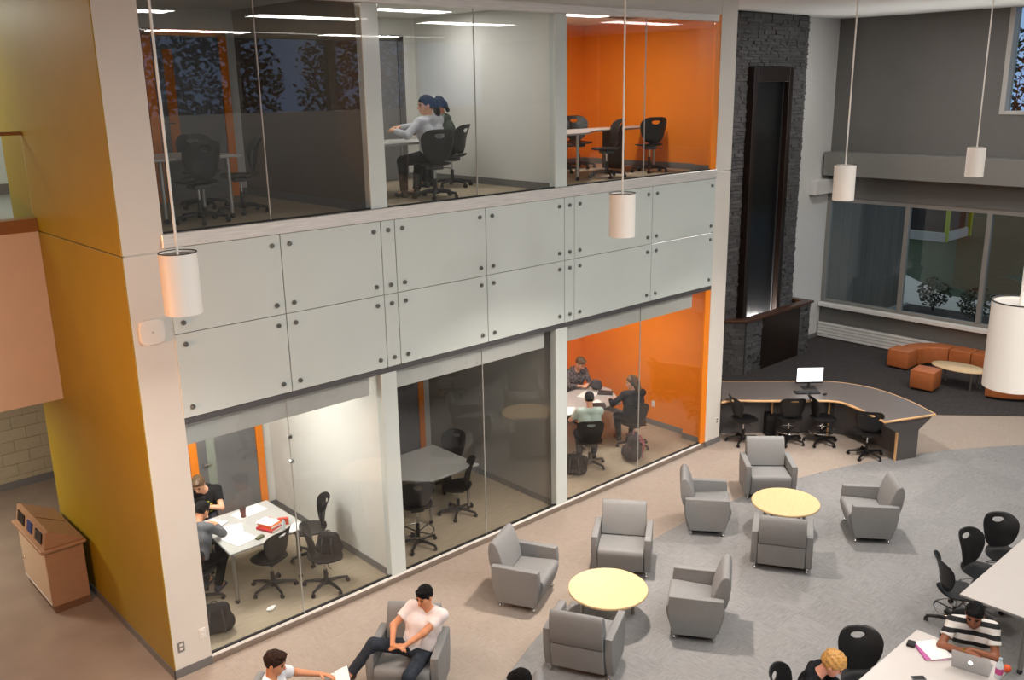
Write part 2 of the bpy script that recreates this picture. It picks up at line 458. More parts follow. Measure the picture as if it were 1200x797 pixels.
for i in range(0, 40):
    for j in range(-1, 20):
        x0, y0 = 3.2 + i * T, -0.42 + j * T
        cx, cy = x0 + T / 2, y0 + T / 2
        if not seen((cx, cy, 0)) or y0 > W: continue
        e = 0.0004
        sq = [(x0 + e, y0 + e), (x0 + T - e, y0 + e), (x0 + T - e, y0 + T - e), (x0 + e, y0 + T - e)]
        base = sq
        if y0 + T > W: sq = clip_poly(sq, (0, 1), W - .002)
        if DN[0] * (x0 + T) + DN[1] * (y0 + T) > DD:
            sq = clip_poly(sq, DN, DD - .003)
        if len(sq) < 3: continue
        dx, dy = cx - CC[0], cy - CC[1]; dist = math.hypot(dx, dy); n = (dx / dist, dy / dist)
        dl = n[0] * CC[0] + n[1] * CC[1] + CR
        for kk, poly in (('g', clip_poly(sq, n, dl - .001)), ('b', clip_poly(sq, (-n[0], -n[1]), -dl - .001))):
            if len(poly) < 3: continue
            ar = abs(sum(poly[k][0] * poly[(k + 1) % len(poly)][1] - poly[(k + 1) % len(poly)][0] * poly[k][1] for k in range(len(poly)))) / 2
            if ar < 0.002: continue
            tiles[kk].append((math.hypot(cx, cy), (cx, cy), poly, (i + j) % 2, abs(ar - (T - 2 * e) ** 2) < 1e-5))
for kk, par, mt in (('g', grey, GREYC), ('b', beige, BEIGE)):
    tl = sorted(tiles[kk], key=lambda t: t[0])
    rest = MB()
    for q, (dist, c, poly, turn, whole) in enumerate(tl):
        if q < 300:
            loc = [(p[0] - c[0], p[1] - c[1]) for p in poly]
            if turn: loc = [(p[1], -p[0]) for p in loc]
            me = tile_mesh(('full', kk) if whole else ('cut', q), loc, mt, turn)
            o = link('carpet_tile', me, par); o.location = (c[0], c[1], 0.0); o.rotation_euler = (0, 0, R(90) if turn else 0)
        else:
            rest.prism(poly, -0.009, 0.0)
    if rest.v: tag(rest.build('carpet_tiling', mt, par, 0), kind='stuff')

# hall ceiling
struct('ceiling', MB().box(-6, 21.3, -6.2, 16.2, CZ, CZ + 0.2), CEIL)

# ---- left block: ochre side, white front
wl_ = struct('wall_left', MB().box(3.21, 3.60, W + 0.012, 12.3, 0, CZ).box(3.21, 3.60, 12.3, 12.6, 0, CZ), ROOMW)
for z0, z1 in ((0.0, 4.675), (4.685, CZ)):
    MB().rbox(3.19, 3.61, W, W + 0.015, z0, z1, 0.003, 1).build('white_panel', WHITE, wl_, 0)
    MB().rbox(3.18, 3.205, W + 0.001, 12.6, z0, z1, 0.003, 1).build('ochre_panel', YELLOW, wl_, 0)
struct('baseboard_left', MB().box(3.17, 3.61, W - 0.012, W, 0, 0.1).box(3.168, 3.18, W - 0.012, 12.6, 0, 0.1), BASEB)

# ---- room block: slabs, partitions, back walls
struct('floor_rooms', MB().box(3.6, 13.2, 9.19, 12.3, -0.2, 0.0), ROOMC)
struct('ceiling_lower_rooms', MB().box(3.6, 13.2, 9.2, 12.3, 2.95, 3.05), CEIL)
struct('floor_upper_rooms', MB().box(3.6, 13.2, 9.16, 12.3, UF - 0.3, UF), ROOMC)
struct('ceiling_upper_rooms', MB().box(3.6, 13.2, 9.14, 12.3, 7.26, 7.36), CEIL)
struct('wall_back_rooms', MB().box(3.6, 13.2, 12.3, 12.6, 0, CZ), ROOMW)
for x in (6.17, 9.21):
    struct('wall_partition', MB().box(x, x + 0.12, 9.2, 12.3, 0, 2.95).box(x, x + 0.12, 9.2, 12.3, UF, 7.26), ROOMW)
    if x < 7: struct('wall_shade_taupe', MB().box(x - 0.004, x, 9.2, 12.3, UF, 7.26), mat('taupe_room_shade', '#6f6356', 0.55))  # dimness of the unlit upper room put into a darker wall colour
    else: struct('wall_shade_grey', MB().box(x - 0.004, x, 9.2, 12.3, 0, 2.95), mat('grey_room_shade', '#97948d', 0.55))  # shade of the lower room with its lamps off, put into this grey
    for z in (0, UF):
        struct('baseboard_partition', MB().box(x - 0.012, x, 9.14, 12.3, z, z + 0.1), BASEB)
struct('wall_right_rooms', MB().box(13.05, 13.2, 9.2, 12.3, 0, 7.26).box(12.9, 13.2, 9.10, 9.65, 0, 2.95).box(12.9, 13.2, 9.12, 9.6, UF, 7.26), ORANGE)
struct('wall_back_orange', MB().box(9.33, 13.05, 12.28, 12.3, 0, 2.95).box(9.33, 13.05, 12.28, 12.3, UF, 7.26), ORANGE)
for z in (0, UF):
    struct('baseboard_orange', MB().box(13.035, 13.05, 9.65, 12.28, z, z + 0.1).box(12.885, 12.9, 9.14, 9.65, z, z + 0.1).box(9.33, 13.04, 12.265, 12.28, z, z + 0.1), BASEB)
    for x0, x1 in ((3.6, 6.17), (6.29, 9.21)):
        struct('baseboard_back', MB().box(x0, x1, 12.285, 12.3, z, z + 0.1), BASEB)
# right white end pillar with a joint
wp = struct('wall_end_pillar', MB().box(12.81, 13.2, W + 0.012, 9.11, 0, CZ), ROOMW)
for z0, z1 in ((0.0, 4.805), (4.815, CZ)):
    MB().rbox(12.80, 13.22, W - 0.005, W + 0.012, z0, z1, 0.003, 1).build('white_panel', WHITE, wp, 0)
struct('baseboard_pillar', MB().box(12.79, 13.23, W - 0.018, W - 0.004, 0, 0.1), BASEB)
for n_, (z0, z1) in enumerate(((0.1, 2.85), (4.86, 7.24))):
    struct('trim_orange', MB().box(12.66, 12.80, W + 0.005, W + 0.04, z0, z1), ORANGE)
# pillars between the bays
for x0, x1 in ((6.08, 6.31), (9.10, 9.33)):
    struct('wall_bay_pillar', MB().rbox(x0, x1, W + 0.005, 9.2, 0.1, 2.86, 0.004, 1).rbox(x0, x1, W + 0.005, 9.2, 4.86, 7.13, 0.004, 1), PANEL)
# fascia above the upper glass and its steel rail, sill, curb
struct('wall_fascia', MB().box(3.61, 12.8, W, 9.14, 7.24, CZ), WHITE)
struct('trim_head_rail', MB().rbox(3.61, 12.70, W - 0.03, 9.14, 7.13, 7.24, 0.006, 1), STEEL)
struct('trim_sill', MB().rbox(3.58, 12.80, W - 0.035, 9.16, 4.715, 4.855, 0.006, 1), STEEL)
struct('trim_spandrel_base', MB().box(3.61, 12.80, W + 0.0, 9.2, 2.85, 2.915), mat('dark_steel', '#77777a', 0.35, 0.7))
struct('trim_curb', MB().rbox(3.61, 12.80, W, 9.19, 0, 0.078, 0.004, 1), CURB)
struct('trim_glazing_channel', MB().box(3.61, 12.68, W + 0.002, W + 0.05, 0.078, 0.108), mat('white_aluminium', '#f2f0ec', 0.4))
# spandrel: dark backing, 16 glass panels on standoff bolts
wf = struct('wall_spandrel', MB().box(3.61, 12.80, W + 0.012, 9.2, 2.92, 4.71), mat('spandrel_backing', '#6d716f', 0.8))
xs = [3.60, 4.87, 6.18, 6.38, 7.81, 9.26, 9.46, 11.18, 12.80]
bolt_me = MB().cyl((0, -0.022, 0), (0, -0.003, 0), 0.026, 0.026, 14).cyl((0, -0.028, 0), (0, -0.022, 0), 0.014, 0.019, 10).mesh('standoff_bolt', BOLT)
for k in range(8):
    for z0, z1 in ((2.925, 3.822), (3.830, 4.708)):
        x0, x1 = xs[k] + 0.005, xs[k + 1] - 0.005
        p = MB().rbox(x0 - (x0 + x1) / 2, (x0 + x1) / 2 - x0, -0.012, 0.012, z0, z1, 0.002, 1).build('spandrel_panel', PANEL, wf, 0)
        p.location = ((x0 + x1) / 2, W - 0.002, 0)
        hw = (x1 - x0) / 2
        for bx in ((0,) if hw < 0.2 else (-hw + 0.1, hw - 0.1)):
            for bz in (z0 + 0.11, z1 - 0.11):
                b = link('standoff_bolt', bolt_me, p); b.location = (bx, -0.010, bz)
# glass bays
wn_ = 0
for lo_, hi_ in ((0.108, 2.85), (4.855, 7.13)):
    for x0, x1, xm in ((3.61, 6.08, 4.80), (6.31, 9.10, 7.72), (9.33, 12.66, 11.0)):
        wn_ += 1
        f = struct('window_%d' % wn_, MB().box(x0, x1, W + 0.012, W + 0.045, lo_, lo_ + 0.018), DARKGAP)
        for a, b in ((x0, xm - 0.004), (xm + 0.004, x1)):
            MB().box(a + 0.001, b - 0.001, W + 0.022, W + 0.034, lo_ + 0.016, hi_).build('pane', GLASS, f, 0)
        MB().box(xm - 0.0045, xm + 0.0045, W + 0.020, W + 0.036, lo_ + 0.016, hi_).build('glazing_joint', mat('silicone_joint', '#a9a9a5', 0.4), f, 0)
gc = bpy.data.objects['window_1']
for z in (2.08, 2.38): MB().rbox(4.785, 4.835, W + 0.012, W + 0.046, z - 0.02, z + 0.02, 0.004, 1).build('glass_clamp', CHROME, gc, 0)
# blind boxes behind the lower glass
for x0, x1 in ((3.63, 5.98), (6.31, 8.98), (9.33, 12.45)):
    struct('trim_blind_box', MB().rbox(x0, x1, 9.2, 9.34, 2.58, 2.95, 0.004, 1), mat('blind_box_paint', '#c9cac6', 0.5))
# doors in the room back walls
dn = 0
for x1, z, hinge in ((6.02, 0, 1), (9.05, 0, 1), (6.02, UF, 1), (8.95, UF, 1)):
    dn += 1
    org_ = hinge and not (z > 0 and x1 > 8)
    fm = ORANGE if org_ else mat('door_frame_grey', '#5d5c5c', 0.5)
    x0 = x1 - 1.14
    top = z + 2.2
    d = struct('door_%d' % dn, MB().box(x0, x0 + 0.11, 12.24, 12.302, z, top).box(x1 - 0.11, x1, 12.24, 12.302, z, top).box(x0, x1, 12.24, 12.302, top - 0.08, top), fm)
    leaf = MB().rbox(x0 + 0.115, x1 - 0.115, 12.255, 12.301, z + 0.008, top - 0.085, 0.003, 1).build('door_leaf', DOORG, d, 0)
    MB().box(x0 + 0.25, x0 + 0.38, 12.248, 12.256, z + 0.55, z + 1.95).build('lite', ORGLASS if dn == 3 else mat('grey_lite', '#8f9489', 0.1), leaf, 0)
    h = MB().cyl((x0 + 0.18, 12.255, z + 1.02), (x0 + 0.18, 12.20, z + 1.02), 0.012).cyl((x0 + 0.18, 12.205, z + 1.02), (x0 + 0.30, 12.205, z + 1.02), 0.010).build('door_handle', CHROME, leaf)

# ---- bridge and corridor on the left
br = struct('wall_bridge', MB().box(-6, 3.178, 11.65, 15.9, 4.3, 4.68).box(-6, 3.178, 11.65, 11.85, 2.63, 4.3), FASCIA)
struct('ceiling_corridor', MB().box(-6, 9, 11.86, 15.9, 2.63, 2.7), CEIL)
struct('floor_bridge', MB().box(-6, 3.178, 11.85, 15.9, 4.681, 4.74).box(3.178, 9, 12.62, 15.9, 4.68, 4.74), mat('bridge_floor', '#8f908c', 0.35))
gd = struct('trim_bridge_guard', MB().rbox(-6, 3.178, 11.63, 11.86, 4.68, 4.83, 0.006, 1), mat('stained_oak', '#85592c', 0.4, var=0.15, scale=4, stretch=(0.3, 6, 6)))
MB().rbox(-6, 3.178, 11.70, 11.77, 5.77, 5.81, 0.008, 1).build('handrail', MATS['stained_oak'], gd)
MB().box(-6, 3.17, 11.73, 11.742, 4.83, 5.77).build('guard_glass', GLASS, gd, 0)
cw = struct('wall_corridor', MB().box(-6, 9, 15.96, 16.1, 0, 2.63), MORTAR)
blk = MB().rbox(-0.1985, 0.1985, -0.02, 0.02, -0.0975, 0.0975, 0.004, 1).mesh('block', BLOCK, 0)
for r in range(13):
    for c in range(7):
        o = link('block', blk, cw); o.location = (2.3 + c * 0.4 + (0.2 if r % 2 else 0), 15.945, 0.1 + r * 0.2)
struct('baseboard_corridor', MB().box(-6, 9, 15.91, 15.926, 0, 0.12), BASEB)
struct('wall_corridor_upper', MB().box(-6, 9, 15.9, 16.0, 4.74, CZ), mat('corridor_white', '#dcdcd2', 0.6))
struct('baseboard_corridor_upper', MB().box(-6, 9, 15.88, 15.9, 4.74, 4.9), BASEB)

# ---- far right: white wall, window wall, beam
struct('wall_far', MB().box(13.2, 21.2, 11.6, 11.8, 0, CZ), mat('far_white_paint', '#d2d2cf', 0.6, var=0.02))
struct('baseboard_far', MB().box(19.5, 21, 11.585, 11.6, 0, 0.1), BASEB)
wr = MB()
y_hi = 7.85
wr.box(21.0, 21.3, -6.2, 11.6, 0, 0.9).box(21.0, 21.3, -6.2, 11.6, 3.5, 5.48)
wr.box(21.0, 21.3, y_hi, 11.6, 5.48, CZ).box(21.0, 21.3, -6.2, 4.2, 5.48, CZ)
wr.box(21.0, 21.3, -6.2, 0.6, 0.9, 3.5)
struct('wall_window_side', wr, GREYW)
struct('trim_beam', MB().rbox(20.55, 21.0, -0.6, 11.52, 4.05, 4.60, 0.01, 1), BEAMG)
struct('trim_duct_box', MB().rbox(20.1, 21.0, 11.40, 11.6, 3.62, 3.96, 0.008, 1), mat('duct_white', '#d6d6d2', 0.5))
struct('trim_window_sill', MB().rbox(20.86, 21.12, 0.6, 11.58, 0.80, 0.90, 0.008, 1), mat('sill_white', '#e0e0dc', 0.4))
FR = mat('window_frame_grey', '#8c8c88', 0.45, 0.2)
w = struct('window_7', MB().box(21.02, 21.12, 0.6, 11.6, 3.40, 3.5).box(21.02, 21.12, 0.6, 11.6, 0.9, 0.97), FR)
ms = [11.55, 9.60, 7.80, 6.0, 4.2, 2.4, 0.65]
for k, y in enumerate(ms):
    MB().rbox(21.0, 21.13, y - 0.05, y + 0.05, 0.97, 3.40, 0.005, 1).build('mullion', FR, w, 0)
for a, b in zip(ms[:-1], ms[1:]):
    MB().box(21.06, 21.072, b + 0.05, a - 0.05, 0.97, 3.40).build('pane', WGLASS, w, 0)
w8 = struct('window_8', MB().box(20.97, 21.3, y_hi - 0.1, y_hi, 5.48, CZ).box(20.97, 21.3, 4.2, y_hi - 0.1, 5.48, 5.55), mat('light_frame', '#b4b3ae', 0.5))
MB().box(21.2, 21.212, 4.2, y_hi - 0.1, 5.55, CZ).build('pane', WGLASS, w8, 0)
# baseboard heater with slats
h = thing('baseboard_heater', 'long white louvred baseboard heater along the grey window wall', 'heater', (20.9, 6.5, 0))
MB().box(0.02, 0.09, -5.5, 5.06, 0.02, 0.40).build('heater_back', mat('heater_back_grey', '#6f6f6d', 0.6), h, 0)  # plain grey back plate behind the slats
HW = mat('heater_white', '#dcdcd8', 0.45)
for k in range(5):
    s_ = MB().rbox(-0.012, 0.05, -5.5, 5.06, -0.031, 0.031, 0.006, 1).build('slat', HW, h, 0); s_.location = (0, 0, 0.06 + k * 0.077)

# ---- hall behind the camera (seen only in reflections)
struct('wall_rear', MB().box(-6, 21, -0.9, -0.6, -0.2, 5.75), mat('rear_grey', '#8d8d89', 0.7))
struct('floor_gallery', MB().box(-6, 21, -6, -0.9, 4.4, 4.7), ROOMC)
wb = MB().box(-6, 21.2, -6.2, -6, 4.4, 5.6)
for k in range(10): wb.box(-6 + k * 3.0, -5.75 + k * 3.0, -6.2, -6, 5.6, 7.6)
struct('wall_rear_windows', wb, mat('rear_dark', '#4b4b4a', 0.6))
struct('wall_left_end', MB().box(-6.2, -6, -6.2, 16.1, -0.2, CZ), mat('end_grey', '#9b958d', 0.7))
# ---------------------------------------------------------------- stone feature wall, water panel, planter
def stone_var(k):
    rnd = random.Random(k)
    bm = bmesh.new(); bmesh.ops.create_cube(bm, size=1)
    bmesh.ops.subdivide_edges(bm, edges=[e for e in bm.edges if abs((e.verts[0].co - e.verts[1].co).x) > .5], cuts=1)
    for v in bm.verts:
        if v.co.y < 0: v.co.y += rnd.uniform(-0.14, 0.16)
        v.co.z += rnd.uniform(-0.04, 0.04); v.co.x += rnd.uniform(-0.012, 0.012)
    return MB().bm(bm).mesh('stone', STONE, 0)
SV = [stone_var(k) for k in range(8)]
def stone_rects(L, H, hole=None, seed=1, hs=(0.05, 0.095), ws=(0.16, 0.42)):
    rnd = random.Random(seed); out = []; z = 0.0
    while z < H - 0.02:
        h = min(rnd.uniform(*hs), H - z); x = 0.0
        if H - z - h < 0.04: h = H - z
        while x < L - 0.01:
            w = min(rnd.uniform(*ws), L - x)
            if L - x - w < 0.1: w = L - x
            a, b = x, x + w
            if hole and z + h > hole[2] and z < hole[3]:
                if a >= hole[0] and b <= hole[1]: x += w; continue
                if a < hole[0] < b: b = hole[0]
                elif a < hole[1] < b: a = hole[1]
            if b - a > 0.03: out.append((a, b, z, z + h))
            x += w
        z += h
    return out
def lay_stones(parent, rects, p0, ang, seed=3, proud=0.038, most=300):
    rnd = random.Random(seed); rects = sorted(rects, key=lambda r: -(r[1] - r[0]) * (r[3] - r[2]))
    d = (math.cos(ang), math.sin(ang)); rest = MB()
    for i, (a, b, z0, z1) in enumerate(rects):
        cx = (a + b) / 2; pr = proud * rnd.uniform(0.7, 1.25)
        loc = Vector((p0[0] + d[0] * cx, p0[1] + d[1] * cx, (z0 + z1) / 2)); sc = (b - a - 0.006, pr * 2, z1 - z0 - 0.006)
        me = rnd.choice(SV)
        if i < most:
            o = link('stone', me, parent); o.location = loc; o.rotation_euler = (0, 0, ang); o.scale = sc
        else:
            Mx = Matrix.Translation(loc) @ Matrix.Rotation(ang, 4, 'Z') @ Matrix.Diagonal((*sc, 1))
            rest.add([Mx @ v.co for v in me.vertices], [tuple(p.vertices) for p in me.polygons])
    if rest.v: tag(rest.build('stone_facing', STONE, parent, 0), kind='stuff')
STB = mat('stone_backing', '#2b2b2d', 0.9)
TX0, TX1, TY = 16.2, 19.2, 11.33
sw = struct('wall_stone_feature', MB().box(TX0, TX1, TY + 0.03, 11.6, 0, CZ), STB)
lay_stones(sw, stone_rects(TX1 - TX0, CZ - 0.02, (0.76, 2.18, -1, 6.50), 5), (TX0, TY + 0.03), 0.0)
wpn = thing('water_wall', 'tall dark wood framed water wall on the slate feature wall', 'water feature', (17.67, TY, 0))
fx0, fx1, ft = -0.73, 0.75, 6.52
for nm, b in (('frame_side', (fx0, fx0 + 0.15, -0.17, 0.03, 1.15, ft)), ('frame_side', (fx1 - 0.15, fx1, -0.17, 0.03, 1.15, ft)), ('frame_head', (fx0 + 0.15, fx1 - 0.15, -0.17, 0.03, ft - 0.30, ft))):
    MB().rbox(*b, 0.008, 1).build(nm, WOODD, wpn, 0)
MB().box(fx0 + 0.15, fx1 - 0.15, -0.03, 0.02, 1.1, ft - 0.28).build('wet_panel', mat('wet_black_slate', '#0c0d0e', 0.3, var=0.3, scale=20, bump=0.35, bscale=25, stretch=(1, 1, 3)), wpn, 0)
for s_ in (fx0 + 0.17, fx1 - 0.19):
    MB().box(s_, s_ + 0.02, -0.06, 0.02, 1.1, ft - 0.3).build('steel_edge', GREYP, wpn, 0)
pl = thing('planter', 'low slate clad planter with dark wood cap below the water wall', 'planter', (18.1, 11.2, 0))
def pw(x, y): return (x - 18.1, y - 11.2)
out_ = [(16.50, 11.36), (16.86, 11.02), (19.50, 11.02), (19.50, 11.6)]
inn_ = [(19.38, 11.6), (19.38, 11.14), (16.92, 11.14), (16.6, 11.36)]
MB().prism([pw(*p) for p in out_ + inn_], 0.0, 1.19).build('planter_body', STB, pl, 0)
MB().prism([pw(*p) for p in [(16.44, 11.36), (16.84, 10.96), (19.56, 10.96), (19.56, 11.6), (19.36, 11.6), (19.36, 11.16), (16.95, 11.16), (16.72, 11.36)]], 1.19, 1.25, bevel=0.008).build('cap', mat('walnut_cap', '#4a2c19', 0.35, var=0.25, scale=5), pl, 0)
MB().rbox(*pw(17.50, 0)[:1], pw(19.03, 0)[0], 10.995 - 11.2, 11.03 - 11.2, 0.0, 1.19, 0.004, 1).build('wood_panel', WOODD, pl, 0)
MB().prism([pw(*p) for p in inn_], 0.9, 0.98).build('water', mat('dark_water', '#101214', 0.05), pl, 0)
lay_stones(pl, stone_rects(0.62, 1.18, None, 11, (0.06, 0.11), (0.16, 0.4)), pw(16.88, 11.04), 0.0, 4, 0.03)
lay_stones(pl, stone_rects(0.46, 1.18, None, 12, (0.06, 0.11), (0.16, 0.4)), pw(19.04, 11.04), 0.0, 5, 0.03)
lay_stones(pl, stone_rects(0.495, 1.18, None, 13, (0.06, 0.11), (0.12, 0.3)), pw(16.50, 11.38), math.atan2(-0.34, 0.36), 6, 0.03)
area('water_uplight', (17.68, 11.19, 1.02), 1.0, 55, (1, 0.97, 0.93), rot=(R(168), 0, 0), sy=0.06)

# ---------------------------------------------------------------- pendant lamps
SHADE = mat('pendant_shade_white', '#efe9e1', 0.5)
def pendant(x, y, zc, label, power, col, h=0.5, r=0.15):
    t = thing('pendant_lamp', label, 'lamp', (x, y, zc - h / 2), 0, 'white cylinder pendant lamps')
    mb = MB(); n = 40
    for rr, zz in ((r, 0), (r, h), (r - 0.006, h), (r - 0.006, 0)): mb.v += [(rr * math.cos(2 * math.pi * i / n), rr * math.sin(2 * math.pi * i / n), zz) for i in range(n)]
    for k in range(4): mb.f += [(k * n + i, k * n + (i + 1) % n, ((k + 1) % 4) * n + (i + 1) % n, ((k + 1) % 4) * n + i) for i in range(n)]
    mb.build('shade', SHADE, t, 50)
    MB().lathe([(r - 0.012, 0), (r - 0.012, 0.012)], (0, 0, h - 0.03), 32).build('top_plate', mat('grey_top_plate', '#8d8983', 0.5), t)
    mb = MB()
    for rr, zz in ((r + 0.001, h - 0.004), (r + 0.001, h + 0.002), (r - 0.008, h + 0.002), (r - 0.008, h - 0.004)): mb.v += [(rr * math.cos(2 * math.pi * i / n), rr * math.sin(2 * math.pi * i / n), zz) for i in range(n)]
    for k in range(4): mb.f += [(k * n + i, k * n + (i + 1) % n, ((k + 1) % 4) * n + (i + 1) % n, ((k + 1) % 4) * n + i) for i in range(n)]
    mb.build('rim', DARKGAP, t, 50)
    MB().cyl((0, 0, h - 0.02), (0, 0, CZ - (zc - h / 2)), 0.011, 0.011, 10).build('rod', mat('white_rod', '#e8e2da', 0.4), t)
    MB().lathe([(0.06, 0), (0.06, 0.025), (0.05, 0.03)], (0, 0, CZ - (zc - h / 2) - 0.03), 20).build('canopy', mat('white_rod', '#e8e2da', 0.4), t)
    MB().lathe([(r - 0.02, 0), (r - 0.02, 0.01)], (0, 0, 0.10), 28).build('diffuser', mat('lamp_glass', '#fff4e6', 0.4, emit=((1, .93, .82), 2.0)), t)
    l = bpy.data.lights.new('pendant_bulb', 'AREA'); l.shape = 'DISK'; l.size = 2 * r - 0.05; l.energy = power; l.color = col; l.spread = R(125)
    o = bpy.data.objects.new('pendant_bulb', l); COL.objects.link(o); o.location = (x, y, zc - h / 2 + 0.095)
WARM = (1.0, 0.88, 0.77)
pendant(2.98, 7.25, 4.72, 'white cylinder pendant lamp beside the white column, glowing orange on one side', 45, WARM)
pendant(8.15, 7.05, 4.76, 'white cylinder pendant lamp in front of the pale glass panels', 98, WARM)
pendant(12.6, 6.72, 4.80, 'white cylinder pendant lamp hanging in front of the white wall strip', 84, (1, .92, .84))
pendant(16.8, 6.58, 4.83, 'smallest and farthest white pendant lamp, in front of the grey wall', 30, (1, .92, .84))
pendant(5.5, 1.82, 4.75, 'largest and nearest white pendant lamp, cut by the right edge', 60, (1, .92, .84))

# ---------------------------------------------------------------- armchairs
GREYF = mat('grey_upholstery', '#848484', 0.62, var=0.03, scale=30, bump=0.12, bscale=500, spec=0.35)
def armchair_proto():
    t = thing('armchair', 'x', 'armchair', (0, 0, 0), 0, 'grey lounge armchairs')
    side = [(-0.303, 0.564), (0.303, 0.564), (0.312, 0.50), (0.318, 0.38), (0.300, 0.26), (0.255, 0.085), (-0.225, 0.085), (-0.285, 0.26), (-0.305, 0.40)]
    for s in (-1, 1):
        a, b = sorted((s * 0.300, s * 0.387))
        MB().prism(side, a, b, 'y', 0.012, 3).build('arm', GREYF, t, 50)
    seat = [(-0.24, 0.375), (0.26, 0.415), (0.315, 0.412), (0.338, 0.395), (0.345, 0.34), (0.322, 0.24), (0.262, 0.088), (-0.24, 0.088)]
    MB().prism(seat, -0.296, 0.296, 'y', 0.012, 3).build('seat', GREYF, t, 50)
    back = [(-0.155, 0.40), (-0.175, 0.52), (-0.215, 0.66), (-0.262, 0.775), (-0.290, 0.812), (-0.322, 0.826), (-0.352, 0.812), (-0.372, 0.775), (-0.380, 0.68), (-0.368, 0.56), (-0.338, 0.44), (-0.30, 0.40)]
    MB().prism(back, -0.294, 0.294, 'y', 0.014, 3).build('backrest', GREYF, t, 50)
    rear = [(-0.24, 0.40), (-0.325, 0.415), (-0.312, 0.30), (-0.262, 0.10), (-0.235, 0.09)]
    MB().prism(rear, -0.297, 0.297, 'y', 0.010, 2).build('rear_panel', GREYF, t, 50)
    foot = MB().cyl((0, 0, 0.03), (0, 0, 0.09), 0.016, 0.016, 12).ball((0, 0, 0.022), 0.022, 12, 6).mesh('foot', CHROME)
    for x in (-0.21, 0.235):
        for y in (-0.33, 0.33):
            link('foot', foot, t).location = (x, y, 0)
    MB().box(-0.22, 0.24, -0.29, 0.29, 0.07, 0.09).build('base_plate', DARKGAP, t, 0)
    return t
AC = armchair_proto()
chairs = [
    (7.121, 7.670, -63.8, 'grey armchair nearest the glass, left of the nearer round wood table'),
    (8.543, 7.304, 216.6, 'grey armchair behind the nearer round wood table, facing the viewer, half on beige carpet'),
    (8.124, 5.779, 123.6, 'grey armchair right of the nearer round wood table, on grey carpet, seen from its side'),
    (6.602, 6.167, 27.5, 'grey armchair in front of the nearer round wood table, seen from behind'),
    (10.344, 7.275, -52.0, 'grey armchair left of the farther yellowish round table, seen from its side'),
    (11.921, 7.266, 223.5, 'grey armchair behind the farther round table, closest to the curved desk'),
    (11.799, 5.536, 129.8, 'grey armchair right of the farther round table, standing apart on grey carpet'),
    (10.127, 5.894, 30.5, 'grey armchair in front of the farther round table, back to the viewer'),
    (4.97, 7.19, 219.7, 'grey armchair occupied by the man in white shirt and dark jeans'),
    (3.40, 7.00, -50.0, 'grey armchair under the reading man, cut off at the lower edge'),
    (4.93, 5.62, 135.0, 'grey armchair with only its pale back corner showing at the lower edge'),
]
for i, (x, y, a, lb) in enumerate(chairs):
    o = AC if i == 0 else copy_tree(AC)
    o.location = (x, y, 0); o.rotation_euler = (0, 0, R(a)); o['label'] = lb
# ---------------------------------------------------------------- round lounge tables
MAPLE = mat('maple_laminate', '#dcbf90', 0.35, var=0.05, scale=5, stretch=(1, 8, 1))
for x, y, lb in ((7.47, 6.60, 'round maple coffee table among the four nearer grey armchairs'), (11.06, 6.42, 'round maple coffee table among the four farther grey armchairs')):
    t = thing('coffee_table', lb, 'table', (x, y, 0), R(20), 'round lounge tables')
    MB().lathe([(0.462, 0.388), (0.472, 0.394), (0.475, 0.404), (0.475, 0.412), (0.470, 0.420)], n=56).build('tabletop', MAPLE, t)
    for k in range(4):
        a = R(45 + 90 * k); MB().cyl((0.33 * math.cos(a), 0.33 * math.sin(a), 0), (0.33 * math.cos(a), 0.33 * math.sin(a), 0.388), 0.022, 0.022, 14).build('leg', ALU, t)
    MB().lathe([(0.2, 0), (0.2, 0.02)], (0, 0, 0.366), 24).build('mounting_plate', GREYP, t)

# ---------------------------------------------------------------- shell chairs
def loop_shell(outer, inner, rings, fx, th):
    """plate between two loops in (y,z), bent by fx(y,z) -> x, thickness th along x"""
    n = len(outer); mb = MB(); N = rings + 1
    for side in (0, 1):
        for r in range(N):
            t = r / rings
            for i in range(n):
                y = inner[i][0] + (outer[i][0] - inner[i][0]) * t; z = inner[i][1] + (outer[i][1] - inner[i][1]) * t
                e = th * (0.5 if t < .98 and t > .02 else 0.25)
                mb.v.append((fx(y, z) + (e if side == 0 else -e), y, z))
    S = N * n
    for r in range(rings):
        for i in range(n):
            j = (i + 1) % n
            mb.f.append((r * n + i, r * n + j, (r + 1) * n + j, (r + 1) * n + i))
            mb.f.append((S + r * n + i, S + (r + 1) * n + i, S + (r + 1) * n + j, S + r * n + j))
    for i in range(n):
        j = (i + 1) % n
        mb.f.append((rings * n + i, rings * n + j, S + rings * n + j, S + rings * n + i))
        mb.f.append((i, S + i, S + j, j))
    return mb
def sgnpow(v, p): return math.copysign(abs(v) ** p, v)
